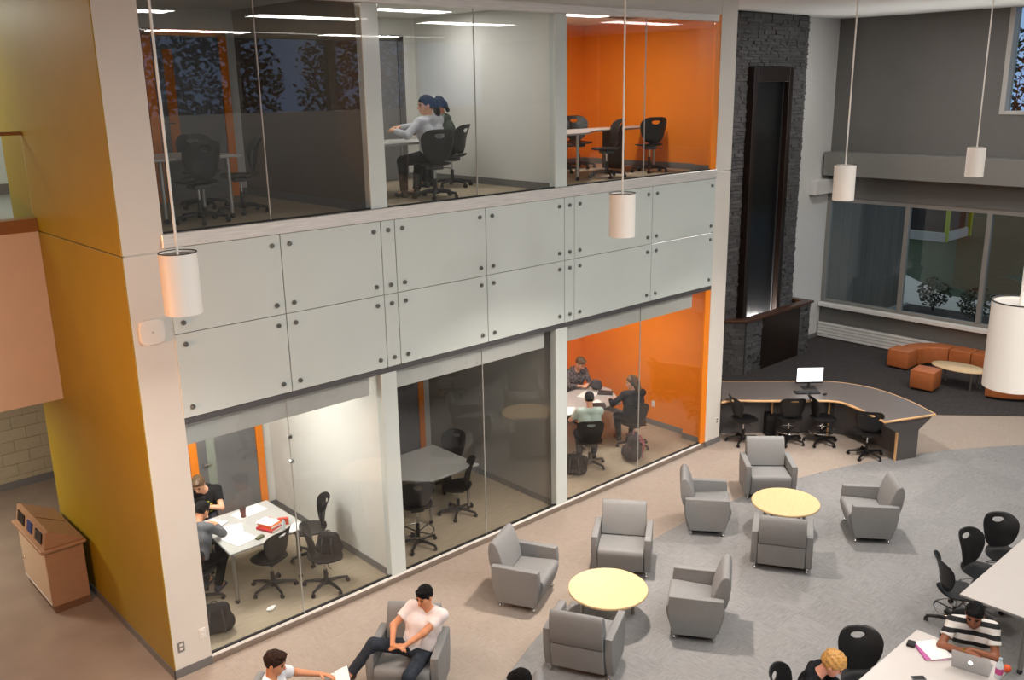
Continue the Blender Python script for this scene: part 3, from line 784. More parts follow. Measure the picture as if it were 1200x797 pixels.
def chair_proto(name, sh, stool):
    t = thing(name, 'x', 'chair', (0, 0, 0), 0)
    n = 40; bh0, bh1 = sh + 0.02, sh + 0.44; zc = (bh0 + bh1) / 2; hh = (bh1 - bh0) / 2
    outer = []; inner = []
    for i in range(n):
        a = 2 * math.pi * i / n
        z = zc + hh * sgnpow(math.sin(a), 0.55); tz = (z - bh0) / (2 * hh)
        wv = 0.150 + 0.082 * math.sin(min(1.0, tz * 1.25) * math.pi / 2) - 0.012 * max(0, tz - 0.8) * 5
        outer.append((wv * sgnpow(math.cos(a), 0.5), z))
        hz = 0.030 * sgnpow(math.sin(a), 0.7); hw = 0.072 if hz > 0 else 0.072 - 0.03 * (abs(hz) / 0.03)
        inner.append((hw * sgnpow(math.cos(a), 0.6), bh1 - 0.088 + hz))
    def fx(y, z):
        q = (z - bh0) / 0.42
        return -0.185 - 0.10 * q + 0.055 * math.sin(q * math.pi) * 0.6 + 1.7 * y * y + 0.05 * max(0, 0.25 - q) * 4 * 0.6
    loop_shell(outer, inner, 6, fx, 0.018).build('backrest', BLACKP, t, 60)
    mb = MB(); rings = 6; n = 36
    for side in (0, 1):
        for r in range(rings + 1):
            q = max(r / rings, 0.02)
            for i in range(n):
                a = 2 * math.pi * i / n
                x = 0.01 + 0.225 * sgnpow(math.cos(a), 0.7) * q; y = 0.225 * sgnpow(math.sin(a), 0.7) * q * (1.0 if x > 0 else 1.0 - 0.22 * min(1, -x / 0.2))
                z = sh - 0.018 + 0.018 * q * q - 0.10 * max(0, x - 0.13) ** 2 * 10 + 1.5 * max(0, -x - 0.10) ** 2 * 1.5
                mb.v.append((x, y, z - (0.022 * (1 if r < rings else .6) if side else 0)))
    S = (rings + 1) * n
    for r in range(rings):
        for i in range(n):
            j = (i + 1) % n
            mb.f.append((r * n + i, (r + 1) * n + i, (r + 1) * n + j, r * n + j)); mb.f.append((S + r * n + i, S + r * n + j, S + (r + 1) * n + j, S + (r + 1) * n + i))
    for i in range(n):
        j = (i + 1) % n; mb.f.append((rings * n + i, S + rings * n + i, S + rings * n + j, rings * n + j))
    mb.f.append(tuple(range(n))); mb.f.append(tuple(range(S, S + n))[::-1])
    mb.build('seat', BLACKP, t, 60)
    MB().rbox(-0.10, 0.10, -0.09, 0.09, sh - 0.085, sh - 0.035, 0.01, 1).tube([(0.02, -0.08, sh - 0.07), (0.03, -0.2, sh - 0.08), (0.05, -0.24, sh - 0.085)], 0.006, 6).build('tilt_mechanism', GREYP, t)
    MB().cyl((0, 0, 0.08), (0, 0, sh * 0.55), 0.026, 0.026, 14).build('column_sleeve', BLACKP, t)
    MB().cyl((0, 0, sh * 0.55), (0, 0, sh - 0.06), 0.014, 0.014, 12).build('gas_lift', CHROME, t)
    MB().lathe([(0.05, 0.06), (0.05, 0.10), (0.035, 0.13)], n=16).build('base_hub', BLACKP, t)
    L = 0.29
    leg = MB().tube([(0.03, 0, 0.095), (0.15, 0, 0.09), (L, 0, 0.068)], [0.026, 0.022, 0.017], 8).mesh('leg', BLACKP)
    cas = MB().cyl((0, -0.02, 0.027), (0, -0.006, 0.027), 0.027, 0.027, 12).cyl((0, 0.006, 0.027), (0, 0.02, 0.027), 0.027, 0.027, 12).cyl((0, 0, 0.025), (0, 0, 0.068), 0.010, 0.010, 8).mesh('caster', BLACKP)
    for k in range(5):
        lg = link('leg', leg, t); lg.rotation_euler = (0, 0, R(72 * k + 12))
        c = link('caster', cas, lg); c.location = (L, 0, 0); c.rotation_euler = (0, 0, R(40 * k))
    if stool:
        MB().tube([(0.225 * math.cos(R(a)), 0.225 * math.sin(R(a)), 0.24) for a in range(0, 360, 10)], 0.010, 8, True).build('foot_ring', CHROME, t)
        for k in range(4):
            a = R(90 * k + 45); MB().cyl((0.03 * math.cos(a), 0.03 * math.sin(a), 0.22), (0.222 * math.cos(a), 0.222 * math.sin(a), 0.24), 0.009, 0.009, 8).build('ring_spoke', BLACKP, t)
    return t
TC = chair_proto('task_chair', 0.46, False); ST = chair_proto('drafting_stool', 0.48, True); SH = chair_proto('tall_stool', 0.64, True)
seats = [  # proto, x, y, z, yaw, label, group
    (TC, 4.90, 10.06, 0, 108, 'black swivel chair at the near long side of the paper strewn table', 'chairs in the bright study room'),
    (TC, 5.42, 9.62, 0, -24, 'black swivel chair with a black bag on its seat, nearest the glass', 'chairs in the bright study room'),
    (TC, 5.70, 10.42, 0, 156, 'black swivel chair at the table end beside the white partition wall', 'chairs in the bright study room'),
    (TC, 4.06, 10.41, 0, 35, 'black chair under the student in the grey sweater', 'chairs in the bright study room'),
    (TC, 4.75, 11.66, 0, -108, 'black chair under the student in the black printed shirt', 'chairs in the bright study room'),
    (SH, 6.95, 9.68, 0, 60, 'black drafting stool with chrome foot ring in the dim lower room', 'chairs in the dim lower room'),
    (TC, 8.00, 10.08, 0, 138, 'black swivel chair pushed under the long side of the grey table', 'chairs in the dim lower room'),
    (TC, 8.52, 10.92, 0, 200, 'black swivel chair at the right end of the table in the dim lower room', 'chairs in the dim lower room'),
    (TC, 7.75, 11.65, 0, -80, 'black chair behind the grey table by the door in the dim lower room', 'chairs in the dim lower room'),
    (TC, 10.74, 9.94, 0, 50, 'black swivel chair under the student in the pale green shirt', 'chairs in the orange lower room'),
    (TC, 11.93, 9.98, 0, 52, 'black swivel chair under the student with headphones', 'chairs in the orange lower room'),
    (TC, 12.25, 11.75, 0, -105, 'black chair under the student in the dark plaid hoodie', 'chairs in the orange lower room'),
    (TC, 4.42, 9.98, UF, 95, 'black chair seen from behind in the unlit upper room', 'chairs in the unlit upper room'),
    (TC, 5.15, 10.42, UF, 160, 'black chair at the right end of the table in the unlit upper room', 'chairs in the unlit upper room'),
    (TC, 5.05, 11.3, UF, -100, 'black chair on the far side of the table in the unlit upper room', 'chairs in the unlit upper room'),
    (TC, 7.60, 9.82, UF, 72, 'black chair with a cut-out handle under the woman in the grey shirt', 'chairs in the white upper room'),
    (TC, 8.66, 10.78, UF, 115, 'black chair under the person wearing the white headband', 'chairs in the white upper room'),
    (TC, 11.08, 9.92, UF, 150, 'black chair turned sideways in front of the table in the orange upper room', 'chairs in the orange upper room'),
    (TC, 12.05, 11.45, UF, -115, 'black chair standing tallest behind the table in the orange upper room', 'chairs in the orange upper room'),
    (TC, 11.25, 11.10, UF, -110, 'black chair half hidden by the pillar in the orange upper room', 'chairs in the orange upper room'),
    (TC, 12.20, 9.98, UF, 62, 'single black chair against the orange wall in the upper room', 'chairs in the orange upper room'),
    (TC, 13.48, 8.75, 0, -30, 'leftmost black swivel chair at the curved desk', 'chairs at the curved desk'),
    (ST, 14.03, 8.18, 0, 48, 'black drafting stool at the curved desk, second from the pillar', 'chairs at the curved desk'),
    (ST, 14.42, 7.76, 0, -40, 'black drafting stool at the curved desk under the keyboard', 'chairs at the curved desk'),
    (TC, 14.40, 6.90, 0, 30, 'black swivel chair with a cut-out handle near the desk end', 'chairs at the curved desk'),
    (ST, 10.25, 3.68, 0, -48, 'black drafting stool seen sideways with its chrome ring in view', 'stools at the pale work tables'),
    (ST, 10.92, 3.68, 0, 258, 'black drafting stool in the middle of the three at the right edge table', 'stools at the pale work tables'),
    (ST, 11.54, 3.64, 0, 228, 'black drafting stool farthest back at the right edge table', 'stools at the pale work tables'),
    (ST, 7.89, 3.60, 0, 228, 'empty black drafting stool beside the blond person', 'stools at the pale work tables'),
    (ST, 6.93, 3.75, 0, -72, 'black drafting stool under the blond person', 'stools at the pale work tables'),
    (ST, 8.96, 3.02, 0, 204, 'black drafting stool under the man in the striped polo', 'stools at the pale work tables'),
]
# keep the stools apart: the middle one stands a little behind
used = set()
for pr, x, y, z, a, lb, g in seats:
    o = pr if pr.name not in used else copy_tree(pr)
    used.add(pr.name)
    o.location = (x, y, z); o.rotation_euler = (0, 0, R(a)); o['label'] = lb; o['group'] = g

# ---------------------------------------------------------------- study tables
LAM = mat('pale_laminate', '#c9c2bd', 0.3, var=0.01)
LAMG = mat('grey_laminate', '#adaca8', 0.3, var=0.01)
EDGE = mat('grey_edge_band', '#8b8a88', 0.5)
def study_table(name, poly, legs, z, h, label, mt=LAMG, group='study room tables', panel=None):
    cx = sum(p[0] for p in poly) / len(poly); cy = sum(p[1] for p in poly) / len(poly)
    t = thing(name, label, 'table', (cx, cy, z), 0, group)
    pl_ = [(p[0] - cx, p[1] - cy) for p in poly]
    MB().prism(pl_, h - 0.028, h, bevel=0.004, seg=1).build('tabletop', mt, t, 0)
    MB().prism([(p[0] * 1.0015, p[1] * 1.0015) for p in pl_], h - 0.026, h - 0.005).build('edge_band', EDGE, t, 0)
    for (x, y) in legs:
        MB().cyl((x - cx, y - cy, 0.06), (x - cx, y - cy, h - 0.028), 0.025, 0.025, 14).build('leg', ALU, t)
        MB().ball((x - cx, y - cy, 0.03), 0.03, 10, 6).cyl((x - cx, y - cy, 0.03), (x - cx, y - cy, 0.07), 0.012, 0.012, 8).build('caster', BLACKP, t)
    if panel: MB().box(panel[0] - cx, panel[1] - cx, panel[2] - cy, panel[3] - cy, 0.05, h - 0.03).build('modesty_panel', GREYP, t, 0)
    return t
study_table('study_table', [(4.33, 9.96), (5.42, 9.96), (5.42, 11.08), (4.42, 11.08)], [(4.40, 10.05), (5.30, 10.06), (5.30, 10.97), (4.50, 10.97)], 0, 0.74, 'pale study table covered with papers and books in the bright lower room')
study_table('study_table', [(7.42, 9.98), (8.34, 9.98), (8.34, 11.10), (6.85, 11.10), (6.85, 10.75)], [(7.5, 10.1), (8.22, 10.1), (8.22, 10.98), (7.0, 10.98)], 0, 0.74, 'bare grey study table with cut corner in the dim lower room')
study_table('study_table', [(11.15, 10.42), (11.95, 10.30), (12.42, 10.95), (12.42, 11.4), (10.1, 11.4), (10.1, 10.75)], [(11.2, 10.5), (12.3, 11.35), (10.25, 11.35), (10.25, 10.85)], 0, 0.74, 'study table strewn with books and bags in the orange lower room')
study_table('study_table', [(3.85, 9.95), (4.95, 9.95), (4.95, 10.95), (3.75, 10.95)], [(4.08, 10.12), (4.82, 9.98 + .06), (4.86, 10.85), (3.95, 10.85)], UF, 0.72, 'plain study table in the unlit upper room')
study_table('study_table', [(6.45, 10.10), (7.97, 10.10), (8.0, 11.0), (6.45, 11.0)], [(6.95, 10.17), (7.86, 10.17), (7.85, 10.9), (6.6, 10.9)], UF, 0.72, 'study table used by the two women in the white upper room')
study_table('study_table', [(9.9, 9.82), (10.55, 9.82), (11.2, 10.28), (12.9, 10.28), (12.9, 10.85), (9.9, 10.85)], [(10.42, 9.92), (12.8, 10.38), (10.1, 10.75)], UF, 0.72, 'long pale table with a dark end panel in the orange upper room', panel=(11.95, 12.0, 10.35, 10.8))
TH = 0.74
study_table('work_table', [(9.73, 2.68), (13.2, 2.68), (13.2, 3.46), (9.73, 3.46)], [(9.85, 2.8), (9.85, 3.34), (12.7, 2.7), (12.7, 3.2)], 0, TH, 'pale work table running off the right edge, three stools behind it', LAM, 'pale work tables')
study_table('work_table', [(5.4, 2.56), (8.72, 2.56), (8.72, 3.47), (5.4, 3.47)], [(8.6, 2.7), (8.6, 3.33), (5.4, 2.62), (5.4, 3.22)], 0, TH, 'pale work table with the laptop and papers at the lower right', LAM, 'pale work tables')

# ---------------------------------------------------------------- curved reception desk
DESKT = mat('charcoal_laminate', '#68615e', 0.4, var=0.05, scale=30)
DESKD = mat('charcoal_panel', '#605d5d', 0.55, var=0.04, scale=20)
OAKE = mat('oak_edge', '#d9ae7c', 0.4, var=0.08, scale=6)
def smooth_line(pts, k=8):
    P = [Vector((p[0], p[1], 0)) for p in pts]; out = []
    for i in range(len(P) - 1):
        p0 = P[max(i - 1, 0)]; p1 = P[i]; p2 = P[i + 1]; p3 = P[min(i + 2, len(P) - 1)]
        for j in range(k):
            t = j / k
            q = 0.5 * ((2 * p1) + (p2 - p0) * t + (2 * p0 - 5 * p1 + 4 * p2 - p3) * t * t + (3 * p1 - p0 - 3 * p2 + p3) * t ** 3)
            out.append((q.x, q.y))
    return out + [pts[-1]]
DX, DY = 14.7, 8.0
def dw(l): return [(x - DX, y - DY) for x, y in l]
front = smooth_line([(13.20, 9.04), (13.42, 8.96), (13.72, 8.64), (14.21, 8.14), (14.56, 7.79), (14.66, 7.60), (14.64, 7.42), (14.54, 7.12), (14.40, 6.84), (14.27, 6.56)], 6)
back = smooth_line([(15.20, 6.14), (15.42, 6.50), (15.60, 6.86), (15.75, 7.33), (15.76, 7.80), (15.60, 8.27), (15.31, 8.59), (14.79, 9.12), (14.19, 9.73)], 6)
dk = thing('reception_desk', 'long curved charcoal reception desk with pale wood edge beside the pillar', 'desk', (DX, DY, 0))
MB().prism(dw(front + back), 0.725, 0.76).build('worktop', DESKT, dk, 0)
MB().tube([(x, y, 0.742) for x, y in dw(front)], 0.022, 8).build('front_edge', OAKE, dk)
MB().tube([(x, y, 0.742) for x, y in dw([front[-1], back[0]])], 0.022, 8).build('end_edge', OAKE, dk)
MB().tube([(x, y, 0.745) for x, y in dw(back)], 0.019, 8).build('rear_edge', OAKE, dk)
mid = smooth_line([(13.50, 9.40), (13.95, 8.95), (14.55, 8.35), (15.02, 7.80), (15.12, 7.45), (15.02, 7.00), (14.78, 6.42)], 6)
def ribbon(path, th, z0, z1):
    lft = []; rgt = []
    for i, p in enumerate(path):
        a = Vector(path[max(i - 1, 0)]); b = Vector(path[min(i + 1, len(path) - 1)]); d = (b - a).normalized(); nn = Vector((-d.y, d.x))
        lft.append((p[0] + nn.x * th / 2, p[1] + nn.y * th / 2)); rgt.append((p[0] - nn.x * th / 2, p[1] - nn.y * th / 2))
    return MB().prism(lft + rgt[::-1], z0, z1)
ribbon(dw(mid), 0.03, 0.0, 0.72).build('modesty_panel', DESKD, dk, 0)
# end panel with splayed top
ea = Vector((14.30, 6.60)); eb = Vector((15.18, 6.20)); ed = (eb - ea); el = ed.length; ang = math.atan2(ed.y, ed.x)
prof = [(0.0, 0.725), (0.02, 0.66), (0.30, 0.50), (0.30, 0.0), (0.72, 0.0), (0.72, 0.50), (el - 0.02, 0.68), (el, 0.725)]
Mx = Matrix.Translation((ea.x - DX, ea.y - DY, 0)) @ Matrix.Rotation(ang, 4, 'Z')
MB().prism(prof, -0.02, 0.02, 'y').moved(Mx).build('end_panel', DESKD, dk, 0)
MB().rbox(0.283, 0.302, -0.03, 0.022, 0.0, 0.51, 0.003, 1).moved(Mx).build('oak_strip', OAKE, dk, 0)
for fa, fb in (((14.66, 7.82), (15.00, 7.86)), ((14.02, 8.62), (14.45, 8.52))):
    a_ = math.atan2(fb[1] - fa[1], fb[0] - fa[0]); ln = math.dist(fa, fb)
    Mx = Matrix.Translation((fa[0] + 0.12 * math.cos(a_) - DX, fa[1] + 0.12 * math.sin(a_) - DY, 0)) @ Matrix.Rotation(a_, 4, 'Z')
    MB().box(0, ln - 0.12, -0.015, 0.015, 0, 0.72).moved(Mx).build('support_fin', DESKD, dk, 0)
    MB().box(-0.012, 0.0, -0.016, 0.016, 0, 0.72).moved(Mx).build('oak_strip', OAKE, dk, 0)
# monitor, keyboard, mouse on the desk
sa = R(228)
t = thing('monitor', 'bright white computer monitor standing on the curved desk', 'monitor', (14.95, 8.36, 0.76), sa)
MB().rbox(-0.015, 0.02, -0.25, 0.25, 0.10, 0.41, 0.006, 1).build('bezel', BLACKP, t)
MB().box(0.0201, 0.0215, -0.238, 0.238, 0.135, 0.398).build('screen', mat('lit_screen', '#ffffff', 0.3, emit=((0.95, 0.97, 1.0), 1.1)), t, 0)
MB().cyl((-0.02, 0, 0.0), (-0.02, 0, 0.2), 0.025, 0.02, 12).build('stand_neck', GREYP, t)
MB().rbox(-0.11, 0.09, -0.13, 0.13, 0.0, 0.014, 0.005, 1).build('stand_foot', GREYP, t)
t = thing('keyboard', 'black keyboard in front of the white monitor', 'keyboard', (14.69, 8.24, 0.76), sa)
MB().prism([(-0.075, 0.0), (0.075, 0.0), (0.075, 0.012), (-0.075, 0.026)], -0.225, 0.225, 'y', 0.003, 1).build('case', BLACKP, t, 0)
kb = MB()
for r_ in range(5):
    for c_ in range(14): kb.box(-0.062 + r_ * 0.026, -0.040 + r_ * 0.026, -0.212 + c_ * 0.0305, -0.186 + c_ * 0.0305, 0.018, 0.031 - r_ * 0.0022)
tag(kb.build('keys', GREYP, t, 0), kind='stuff')
tag(Sdf().ell((0, 0, 0.012), (0.055, 0.032, 0.022), clip=[((0, 0, 0.001), (0, 0, -1))]).build('mouse', BLACKP, None, 0.006), 'black computer mouse right of the keyboard on the desk', 'mouse').location = (14.81, 7.96, 0.76)
t = thing('tower_computer', 'black tower computer on the floor under the curved desk', 'computer', (14.22, 8.72, 0.0), R(48))
MB().rbox(-0.2, 0.2, -0.09, 0.09, 0, 0.42, 0.008, 1).build('case', BLACKP, t, 0); MB().box(-0.203, -0.2, -0.07, 0.07, 0.3, 0.38).build('front_bay', GREYP, t, 0)

# ---------------------------------------------------------------- lounge by the window: ottomans, curved bench, oval table
LEATH = mat('tan_leather', '#b66a3c', 0.45, var=0.06, scale=10, bump=0.06, bscale=200)
def ottoman(x, y, a, lb):
    t = thing('ottoman', lb, 'ottoman', (x, y, 0), a, 'tan cube ottomans')
    MB().rbox(-0.2, 0.2, -0.2, 0.2, 0, 0.05, 0.004, 1).build('plinth', BLACKP, t, 0)
    MB().rbox(-0.235, 0.235, -0.235, 0.235, 0.05, 0.41, 0.012, 2).build('body', LEATH, t)
    MB().rbox(-0.237, 0.237, -0.237, 0.237, 0.398, 0.43, 0.014, 3).build('cushion', LEATH, t)
ottoman(19.82, 8.86, 0, 'tan leather cube ottoman at the left end of the curved bench')
ottoman(18.67, 7.82, R(4), 'tan leather cube ottoman standing alone in front of the oval table')
def bench_seg(t, poly):
    c = (sum(p[0] for p in poly) / len(poly), sum(p[1] for p in poly) / len(poly))
    pl_ = [(c[0] + (p[0] - c[0]) * .93, c[1] + (p[1] - c[1]) * .93) for p in poly]
    MB().prism(pl_, 0, 0.05).build('plinth', BLACKP, t, 0)
    s_ = MB().prism(poly, 0.05, 0.43, bevel=0.02, seg=3).build('bench_segment', LEATH, t, 50)
def arc(cx, cy, r, a0, a1, n=14): return [(cx + r * math.cos(R(a0 + (a1 - a0) * i / n)), cy + r * math.sin(R(a0 + (a1 - a0) * i / n))) for i in range(n + 1)]
bx, by = 20.5, 7.8
t = thing('curved_bench', 'tan leather curved bench below the grey framed window', 'bench', (bx, by, 0))
o_ = (20.05 - bx, 8.13 - by)
bench_seg(t, arc(o_[0], o_[1], 0.86, 87, 2) + arc(o_[0], o_[1], 0.45, 2, 87))
for y1, y0 in ((8.12, 7.66), (7.64, 7.18), (7.16, 6.70)):
    bench_seg(t, [(20.48 - bx, y0 - by), (20.92 - bx, y0 - by), (20.92 - bx, y1 - by), (20.48 - bx, y1 - by)])
t = thing('curved_bench', 'tan leather bench piece half hidden behind the nearest pendant lamp', 'bench', (19.3, 6.2, 0))
bench_seg(t, arc(0.55, 0.55, 0.95, 182, 262) + arc(0.55, 0.55, 0.5, 262, 182))
t = thing('oval_table', 'low oval maple table among the tan seats', 'table', (19.30, 7.42, 0), R(-90))
MB().prism([(0.56 * math.cos(R(a)), 0.33 * math.sin(R(a))) for a in range(0, 360, 8)], 0.40, 0.425, bevel=0.004, seg=1).build('tabletop', mat('light_maple', '#dfc39a', 0.35, var=0.05, scale=5), t, 50)
for sx in (-1, 1):
    for sy in (-1, 1): MB().cyl((sx * 0.33, sy * 0.17, 0), (sx * 0.33, sy * 0.17, 0.40), 0.02, 0.02, 12).build('leg', ALU, t)

# ---------------------------------------------------------------- recycling bin by the ochre wall
BROWN = mat('bin_brown_laminate', '#9a775a', 0.5, var=0.05, scale=5, stretch=(1, 1, 5))
t = thing('recycling_bin', 'brown three-stream recycling bin with sloped lid by the ochre wall', 'bin', (2.86, 11.98, 0))
x0, x1, y0, y1 = -0.22, 0.22, -0.58, 0.54
MB().box(x0 + 0.02, x1, y0 + 0.01, y1 - 0.01, 0, 0.10).build('kick_base', mat('bin_base', '#6b4a32', 0.6), t, 0)
MB().rbox(x0, x1, y0, y1, 0.10, 0.84, 0.004, 1).build('body', BROWN, t, 0)
MB().rbox(x0 - 0.012, x0 + 0.001, y0 + 0.02, y1 - 0.02, 0.15, 0.80, 0.003, 1).build('door', mat('bin_door', '#c7b096', 0.5), t, 0)
MB().box(x0 - 0.014, x0 - 0.002, y0 + 0.02, y1 - 0.02, 0.12, 0.145).build('kick_trim', STEEL, t, 0)
MB().ball((x0 - 0.02, 0.40, 0.42), 0.016).build('knob', CHROME, t)
MB().rbox(x0 - 0.06, x1 + 0.03, y0 - 0.05, y1 + 0.05, 0.84, 0.885, 0.01, 2).build('rim', BROWN, t, 0)
hood = [(x0 - 0.01, 0.885), (x0 + 0.03, 1.10), (x0 + 0.07, 1.10), (x1 + 0.01, 0.90), (x1 + 0.01, 0.885)]
hd = MB().prism(hood, y0 - 0.02, y1 + 0.02, 'y', 0.006, 1).build('hood', BROWN, t, 0)
for k, (a, b, c_) in enumerate(((-0.50, -0.26, '#101010'), (-0.12, 0.06, '#1c2c66'), (0.20, 0.46, '#101010'))):
    MB().prism([(x0 - 0.006, 0.93), (x0 - 0.016, 0.93), (x0 + 0.008, 1.06), (x0 + 0.02, 1.06)], a, b, 'y').build('opening', mat('bin_opening_' + c_[1:], c_, 0.4), hd, 0)
MB().prism([(x0 + 0.09, 1.093), (x0 + 0.088, 1.089), (x1 - 0.02, 0.923), (x1 - 0.018, 0.928)], -0.02, -0.012, 'y').build('lid_seam', mat('bin_seam', '#6b4020', 0.6), hd, 0)

# ---------------------------------------------------------------- wall fittings
OUT = mat('outlet_steel', '#8f8f8d', 0.4, 0.5)
WPL = mat('white_plastic', '#e4dfd8', 0.4)
def outlet(x, y, z, lb, mt, hole):
    t = thing('wall_outlet', lb, 'outlet', (x, y, z))
    MB().rbox(-0.038, 0.038, -0.008, 0.0, -0.06, 0.06, 0.003, 1).build('cover_plate', mt, t, 0)
    for dz in (-0.024, 0.024): MB().rbox(-0.017, 0.017, -0.011, -0.006, dz - 0.015, dz + 0.015, 0.003, 1).build('socket', hole, t, 0)
outlet(3.28, W, 0.36, 'steel wall outlet low on the white column', OUT, WPL)
outlet(3.53, W, 0.42, 'white wall outlet low on the white column, nearer the glass', WPL, WPL)
outlet(13.12, W - 0.005, 0.42, 'dark wall outlet low on the white end pillar', WPL, DARKGAP)
t = thing('wall_outlet', 'white wall outlet on the orange wall beside the student with headphones', 'outlet', (13.05, 10.45, 0.42))
MB().rbox(-0.008, 0, -0.038, 0.038, -0.06, 0.06, 0.003, 1).build('cover_plate', WPL, t, 0); MB().rbox(-0.011, -0.006, -0.017, 0.017, -0.03, 0.03, 0.003, 1).build('socket', WPL, t, 0)
t = thing('wireless_access_point', 'white rounded square access point on the white column', 'access point', (3.38, W, 3.90))
MB().prism([(0.13 * sgnpow(math.cos(a * math.pi / 20), .5), 0.13 * sgnpow(math.sin(a * math.pi / 20), .5)) for a in range(40)], -0.035, 0.0, 'y', 0.012, 3).build('housing', WPL, t, 50)
MB().cyl((0, -0.0355, 0), (0, -0.0362, 0), 0.012, 0.012, 12).build('badge', mat('pale_grey', '#b8b4b0', 0.5), t)
t = thing('wall_switch', 'small white switch box on the white wall beside the planter', 'switch', (19.42, 11.6, 1.6))
MB().rbox(-0.06, 0.06, -0.03, 0, -0.06, 0.06, 0.006, 1).build('box', WPL, t, 0)

# ---------------------------------------------------------------- room ceiling lights and vents
def room_light(x, y, z, power, lb, dim=False, w=1.2, d=0.3):
    t = thing('ceiling_light', lb, 'ceiling light', (x, y, z), 0, 'study room ceiling lights')
    MB().box(-w / 2 - 0.02, w / 2 + 0.02, -d / 2 - 0.02, d / 2 + 0.02, -0.012, 0.0).build('frame', WPL, t, 0)
    MB().box(-w / 2, w / 2, -d / 2, d / 2, -0.016, -0.011).build('diffuser', LAMPDIM if dim else LAMPW, t, 0)
    if power: area('room_lamp', (x, y, z - 0.03), w, power, (1.0, 0.96, 0.9), sy=d)
room_light(4.6, 10.6, 2.95, 62, 'ceiling light hidden above the bright lower room', d=0.6)
room_light(7.7, 10.6, 2.95, 0, 'dim ceiling light above the grey table of the dark lower room', True)
room_light(11.2, 10.6, 2.95, 46, 'ceiling light hidden above the orange lower room')
room_light(5.0, 10.3, 7.26, 1.0, 'fluorescent light in the ceiling of the unlit upper room', True)
room_light(7.6, 9.9, 7.26, 9.5, 'fluorescent light at the left of the white upper room ceiling')
room_light(8.2, 11.0, 7.26, 9.5, 'fluorescent light deeper in the white upper room ceiling')
room_light(10.9, 10.4, 7.26, 42, 'fluorescent light in the orange upper room ceiling')
for x, y, lb in ((8.25, 9.75, 'ceiling air vent in the white upper room'), (12.0, 10.3, 'ceiling air vent in the orange upper room')):
    t = thing('ceiling_vent', lb, 'vent', (x, y, 7.26), 0, 'ceiling air vents')
    MB().box(-0.25, 0.25, -0.25, 0.25, -0.012, 0).build('frame', mat('vent_grey', '#777773', 0.5), t, 0)
    for k in range(6): MB().box(-0.23, 0.23, -0.2 + k * 0.075, -0.17 + k * 0.075, -0.02, -0.01).build('louvre', mat('vent_dark', '#4a4a48', 0.5), t, 0)
# gallery strip lights behind the camera, mirrored in the glass
for x in (4, 8, 12, 16):
    t = thing('ceiling_light', 'long strip light on the gallery ceiling behind the viewpoint, mirrored in glass', 'ceiling light', (x, -3.0, CZ), 0, 'gallery strip lights')
    MB().box(-0.9, 0.9, -0.06, 0.06, -0.04, 0).build('frame', WPL, t, 0); MB().box(-0.88, 0.88, -0.05, 0.05, -0.045, -0.039).build('diffuser', LAMPW, t, 0)
# ---------------------------------------------------------------- people
SKINS = {'light': mat('skin_light', '#d9a283', 0.55), 'warm': mat('skin_warm', '#d08f68', 0.55), 'brown': mat('skin_brown', '#8a5338', 0.5), 'pink': mat('skin_pink', '#dd9d86', 0.55)}
HAIRS = {'black': mat('hair_black', '#0d0b0b', 0.75, var=0.5, scale=50, bump=0.8, bscale=120, spec=0.2), 'brown': mat('hair_brown', '#2c1b12', 0.75, var=0.5, scale=50, bump=0.8, bscale=120, spec=0.2), 'blond': mat('hair_blond', '#b98a4a', 0.55, var=0.35, scale=60), 'dkblond': mat('hair_dark_blond', '#5a4126', 0.55, var=0.4, scale=40, stretch=(1, 1, .2))}
EYE = mat('eye_dark', '#1a1412', 0.2); LIP = mat('lip', '#a85f52', 0.5)
def cloth(name, c, var=0.06): return mat(name, c, 0.85, var=var, scale=18, bump=0.25, bscale=45, spec=0.2)
def stripes_mat():
    M = bpy.data.materials.new('striped_polo'); M.use_nodes = True; n = M.node_tree.nodes; l = M.node_tree.links; b = n['Principled BSDF']; b.inputs['Roughness'].default_value = 0.85
    tc = n.new('ShaderNodeTexCoord'); sp = n.new('ShaderNodeSeparateXYZ'); l.new(tc.outputs['Object'], sp.inputs[0])
    m1 = n.new('ShaderNodeMath'); m1.operation = 'MULTIPLY_ADD'; m1.inputs[1].default_value = -0.35; l.new(sp.outputs['X'], m1.inputs[0]); l.new(sp.outputs['Z'], m1.inputs[2])
    m2 = n.new('ShaderNodeMath'); m2.operation = 'MULTIPLY'; m2.inputs[1].default_value = 8.6; l.new(m1.outputs[0], m2.inputs[0])
    m3 = n.new('ShaderNodeMath'); m3.operation = 'FRACT'; l.new(m2.outputs[0], m3.inputs[0])
    m4 = n.new('ShaderNodeMath'); m4.operation = 'LESS_THAN'; m4.inputs[1].default_value = 0.44; l.new(m3.outputs[0], m4.inputs[0])
    mx = n.new('ShaderNodeMix'); mx.data_type = 'RGBA'; mx.inputs['A'].default_value = lin('#d8d3cd'); mx.inputs['B'].default_value = lin('#17191b')
    l.new(m4.outputs[0], mx.inputs['Factor']); l.new(mx.outputs['Result'], b.inputs['Base Color']); MATS['striped_polo'] = M; return M
def plaid_mat():
    M = bpy.data.materials.new('plaid_hoodie'); M.use_nodes = True; n = M.node_tree.nodes; l = M.node_tree.links; b = n['Principled BSDF']; b.inputs['Roughness'].default_value = 0.9
    tc = n.new('ShaderNodeTexCoord'); ck = n.new('ShaderNodeTexChecker'); ck.inputs['Scale'].default_value = 24
    ck.inputs['Color1'].default_value = lin('#3b3436'); ck.inputs['Color2'].default_value = lin('#6a5f60'); l.new(tc.outputs['Object'], ck.inputs['Vector']); l.new(ck.outputs[0], b.inputs['Base Color']); return M

